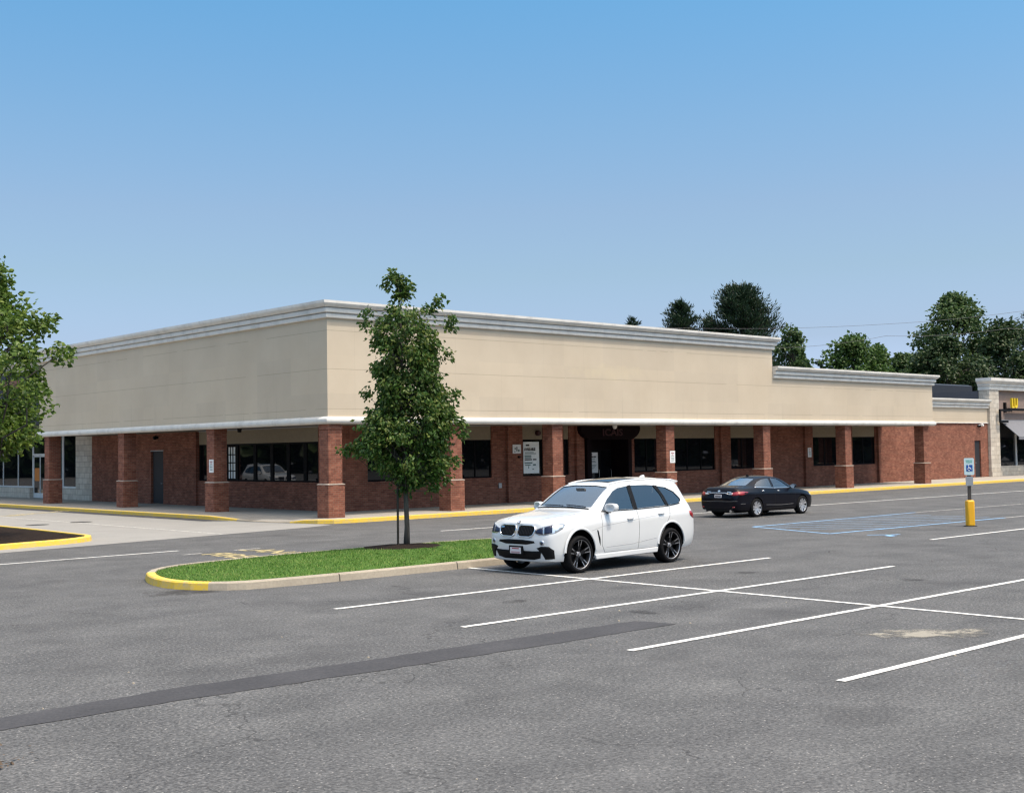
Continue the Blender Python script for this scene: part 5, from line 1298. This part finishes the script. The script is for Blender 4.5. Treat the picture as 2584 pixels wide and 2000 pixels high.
def make_sedan():
    root = tag(empty('black_sedan'), 'black sedan with silver alloy wheels stopped in the lane by the store kerb', 'sedan')
    ST = [(.02,.22,.62,.50,.55,.62,.36,.665,.68),(.15,.20,.78,.60,.69,.72,.44,.77,.785),(.42,.19,.885,.69,.79,.82,.50,.855,.87),(.82,.19,.913,.75,.83,.885,.54,.93,.945),(1.18,.19,.917,.79,.84,.93,.62,.97,.985),
          (1.28,.19,.917,.79,.84,.935,.68,.99,1.01),(1.66,.19,.917,.80,.845,.945,.645,1.19,1.225),(2.02,.19,.917,.815,.845,.96,.615,1.335,1.375),(2.30,.19,.917,.825,.848,.97,.60,1.39,1.44),(2.70,.19,.917,.835,.848,.985,.60,1.405,1.468),
          (3.10,.19,.917,.845,.845,1.0,.59,1.38,1.445),(3.46,.19,.917,.86,.83,1.02,.575,1.29,1.36),(3.82,.20,.912,.87,.81,1.03,.575,1.15,1.22),(4.10,.21,.905,.88,.785,1.035,.60,1.075,1.115),(4.40,.22,.885,.88,.77,1.01,.63,1.07,1.085),
          (4.64,.24,.855,.86,.745,.99,.62,1.075,1.09),(4.73,.26,.82,.80,.70,.90,.56,.955,.965),(4.80,.30,.76,.66,.62,.76,.48,.80,.81),(4.82,.33,.68,.58,.55,.62,.4,.66,.67)]
    rows = cage(ST); b = body_mesh('body', rows, lambda i, j, y, z: (.05*(1-abs(z-.5)) if i == 0 else 0), 2, crease=((2,.5),(5,.6),(7,.3),(9,.4)))
    bvh = tree_of(b); R = .334; XF, XR = .955, 3.75
    inr = [(x+(.10 if x < 1.8 else 0), .45, w_-.10, zs, wb-.05, zbl, wt-.035, ze-.03, zt-.03) for (x,zb,w_,zs,wb,zbl,wt,ze,zt) in ST[5:14]]
    cut(b, body_mesh('cabin', cage(inr), None, 2))
    F1 = [(1.62,1.00),(1.92,1.20),(2.14,1.31),(2.36,1.35),(2.58,1.36),(2.62,1.015)]
    F2 = [(2.70,1.018),(2.67,1.362),(3.05,1.335),(3.36,1.25),(3.62,1.12),(3.66,1.06),(3.45,1.045)]
    for P in (F1,F2):
        mb = MB(); mb.prism(P, 'y', -1.4, 1.4); cut(b, mb.build('cutter', M['cabin']))
    WSH = [(-.60,1.035),(-.52,1.345),(.52,1.345),(.60,1.035)]
    RW = [(-.55,1.125),(-.48,1.345),(-.3,1.385),(.3,1.385),(.48,1.345),(.55,1.125)]
    mb = MB(); mb.prism(WSH, 'x', 1.15, 2.1); cut(b, mb.build('cutter', M['cabin']))
    mb = MB(); mb.prism(RW, 'x', 3.30, 5.2); cut(b, mb.build('cutter', M['cabin']))
    for x in (XF, XR):
        for s in (1,-1):
            mb = MB(); mb.lathe([(0,.56*s),(.375,.56*s),(.375,1.3*s),(0,1.3*s)], 'y', (x,0,R+.005), 36); cut(b, mb.build('cutter', M['cabin']))
    def test(p):
        c = p.center
        for x in (XF, XR):
            q = sqrt((c.x-x)**2+(c.z-R)**2)
            if q < .385 and (abs(q-.375) < .014 or abs(c.y) < .60): return 1
        h, nn, _, dist = bvh.find_nearest(c)
        return 2 if dist > .012 and c.z > .4 else 0
    assign_cavity(b, [M['black_paint'], M['black_plastic'], M['cabin']], test); finish_body(b, root, 'body', 34)
    patch(bvh, WSH, 'f', -.012, 0, .07).build('windshield', M['wind_glass'], root, smooth=True)
    patch(bvh, RW, 'r', -.012, 0, .06).build('rear_window', M['wind_glass'], root, smooth=True)
    def sides(s, v):
        for P in (F1,F2): patch(bvh, P, v, -.012, 0, .08).build('side_window', M['side_glass'], root, smooth=True)
        strip_on(bvh, [(1.35,.955),(1.62,.985),(2.6,1.0),(3.3,1.03),(3.72,1.05)], v, .019, .004).build('chrome_strip', M['chrome'], root, smooth=True)
        for P in ([(1.46,.93),(1.40,.62),(1.48,.30)], [(2.66,.99),(2.68,.7),(2.64,.30)], [(3.62,.99),(3.50,.78),(3.28,.5),(3.2,.30)], [(1.48,.30),(3.2,.30)]):
            strip_on(bvh, P, v, .005, .0).build('door_gap', M['seam_dark'], root)
        strip_on(bvh, [(1.55,.40),(2.3,.385),(3.2,.42)], v, .007, .0).build('side_crease', M['seam'], root)
        for x, z in ((2.42,.895),(3.34,.92)):
            h, nn, _, _ = bvh.ray_cast(Vector((x,3*s,z)), Vector((0,-s,0))); mb = MB()
            mb.tube([(x-.09,h.y-s*.01,z),(x-.06,h.y+s*.028,z),(x+.06,h.y+s*.028,z+.004),(x+.09,h.y-s*.01,z+.006)], [.010,.015,.015,.010], 8); mb.build('door_handle', M['chrome'], root, smooth=True)
        mb = MB(); c = (1.66, s*.99, 1.05); k = 16; vs = []
        for dx, f in ((-.02,.4),(-.08,.75),(-.07,1.0),(.0,1.0),(.04,.93)):
            for i in range(k):
                a = 2*pi*i/k; vs.append((c[0]+dx, c[1]+.105*f*cos(a), c[2]+.068*f*sin(a)))
        mb.add(vs, [(i*k+j,i*k+(j+1) % k,(i+1)*k+(j+1) % k,(i+1)*k+j) for i in range(4) for j in range(k)] + [tuple(range(k))[::-1]])
        m_ = mb.build('mirror', M['black_paint'], root, smooth=True)
        g = MB(); g.add(vs[4*k:], [tuple(range(k))]); g.build('mirror_glass', M['lamp_clear'], m_)
        g = MB(); g.tube([(1.66,s*.84,.985),(1.66,s*.95,1.01)], .028, 8); g.build('mirror_foot', M['black_plastic'], m_)
        # wrap-round tail lamp: pointed side wing and rear face
        patch(bvh, [(4.20,.90),(4.45,.935),(4.66,.93),(4.74,.86),(4.70,.80),(4.50,.80),(4.35,.84)], v, .006, .008, .05).build('tail_light', M['lamp_red'], root, smooth=True)
        L = lambda P: [(s*a, c_) for a, c_ in P]
        patch(bvh, L([(.50,.87),(.68,.91),(.80,.93),(.80,.80),(.66,.785),(.52,.82)]), 'r', .007, .008, .05).build('tail_light', M['lamp_red'], root, smooth=True)
        patch(bvh, L([(.38,.845),(.50,.875),(.60,.88),(.60,.82),(.50,.81)]), 'r', .012, .006, .05).build('lamp_reflector', M['lamp_clear'], root, smooth=True)
        patch(bvh, L([(.50,.60),(.62,.70),(.80,.74),(.83,.68),(.70,.58)]), 'f', .006, .008, .05).build('headlight', M['lamp_clear'], root, smooth=True)
        patch(bvh, L([(.62,.40),(.72,.41),(.72,.37),(.62,.36)]), 'r', .006, .004, .05).build('reflector', M['lamp_red'], root, smooth=True)
        mb = MB(); mb.tube([(4.70,s*.56,.255),(4.84,s*.56,.25)], .045, 12); mb.build('exhaust_tip', M['chrome'], root)
        strip_on(bvh, [(4.38,.50),(4.62,.50)], v, .006, .002).build('bumper_gap', M['seam'], root)
    side_pair(sides)
    strip_on(bvh, [(-.42,.845),(-.3,.878),(.3,.878),(.42,.845)], 'r', .017, .008).build('chrome_strip', M['chrome'], root, smooth=True)
    hx = bvh.ray_cast(Vector((9,0,.775)), Vector((-1,0,0)))[0].x
    mb = MB(); mb.box((hx-.01,-.155,.71),(hx+.014,.155,.82)); pl = mb.build('license_plate', M['plate'], root, bevel=.006)
    mb = MB()
    for k in range(6): mb.box((hx+.0145,-.12+.042*k,.735),(hx+.0165,-.092+.042*k,.795))
    mb.build('plate_lettering', M['ink'], pl)
    mb = patch(bvh, ellipse(0,.945,.055,.028,18), 'r', .006, .004, .03); mb.build('emblem', M['chrome'], root)
    for s in (1,-1): patch(bvh, [(s*.36,.925),(s*.54,.925),(s*.54,.905),(s*.36,.905)], 'r', .005, .002, .05).build('name_badge', M['chrome'], root)
    strip_on(bvh, [(-.80,.60),(-.4,.585),(.4,.585),(.80,.60)], 'r', .006, .0).build('bumper_gap', M['seam'], root)
    strip_on(bvh, [(-.72,.985),(-.3,1.0),(.3,1.0),(.72,.985)], 'r', .005, .0).build('boot_gap', M['seam_dark'], root)
    mb = MB(); mb.box((4.60,-.62,.24),(4.80,.62,.36)); mb.build('diffuser', M['black_plastic'], root)
    z = bvh.ray_cast(Vector((3.02,0,3)), Vector((0,0,-1)))[0].z
    mb = MB(); mb.prism([(2.95,z-.01),(3.08,z+.06),(3.13,z+.06),(3.15,z-.01)], 'y', -.02, .02); mb.build('roof_fin', M['black_plastic'], root, bevel=.01)
    patch(bvh, [(-.38,.52),(-.34,.62),(.34,.62),(.38,.52),(.3,.36),(-.3,.36)], 'f', .006, .006, .05).build('grille', M['chrome'], root)
    def seat(x, y, wd, h):
        mb = MB(); mb.box((x-.05,y-wd/2,.46),(x+.46,y+wd/2,.64)); mb.prism([(x+.40,.6),(x+.60,h),(x+.70,h),(x+.54,.6)], 'y', y-wd/2, y+wd/2); s_ = mb.build('seat', M['seat_grey'], root, bevel=.04)
        hb = MB(); hb.prism([(x+.60,h+.03),(x+.62,h+.19),(x+.70,h+.19),(x+.69,h+.03)], 'y', y-.12, y+.12); hb.build('headrest', M['seat_grey'], s_, bevel=.03)
    seat(1.95,.36,.48,1.06); seat(1.95,-.36,.48,1.06); seat(2.85,.34,.56,1.02); seat(2.85,-.34,.56,1.02)
    mb = MB(); mb.prism([(1.42,.5),(1.42,.95),(1.66,.98),(1.8,.86),(1.76,.5)], 'y', -.68, .68); mb.build('dashboard', M['cabin'], root, bevel=.03)
    mb = MB(); mb.box((3.52,-.55,1.02),(3.95,.55,1.045)); mb.build('parcel_shelf', M['seat_grey'], root)
    mb = MB(); mb.box((.9,-.55,.17),(4.5,.55,.26)); mb.build('underbody', M['black_plastic'], root)
    for x in (XF, XR):
        for s in (1,-1): wheel(root, x, s, s*.805, R, .235, .225, 10, 'single')
    return root

suv = make_suv(); suv.location = (-8.42, -19.11, RZ)
for o in suv.children:
    if not o.name.startswith('wheel') or o.name.startswith('wheel_arch'):
        for q in [o]+list(o.children):
            for v in q.data.vertices: v.co.z = .20+(v.co.z-.20)*1.075
suv.rotation_euler = (0,0,radians(1.6))
sedan = make_sedan(); sedan.location = (14.42, -10.18, RZ); sedan.rotation_euler = (0,0,pi)

# more cars of the lot, out of the frame: the dark shop windows mirror them
for src, loc, rz, lab in ((suv, (-13.0,33.4,RZ), radians(95), 'white SUV in the side lot, mirrored in the long barred window'),
                          (suv, (38.5,-19.0,RZ), radians(90), 'white SUV in the right hand lot, mirrored in the front windows'),
                          (sedan, (58,-15.5,RZ), radians(-90), 'black sedan in the right hand lot, mirrored in the far windows')):
    c = copy_tree(src); c.location = loc; c.rotation_euler = (0,0,rz); c['label'] = lab; c['group'] = 'parked cars beyond the frame'
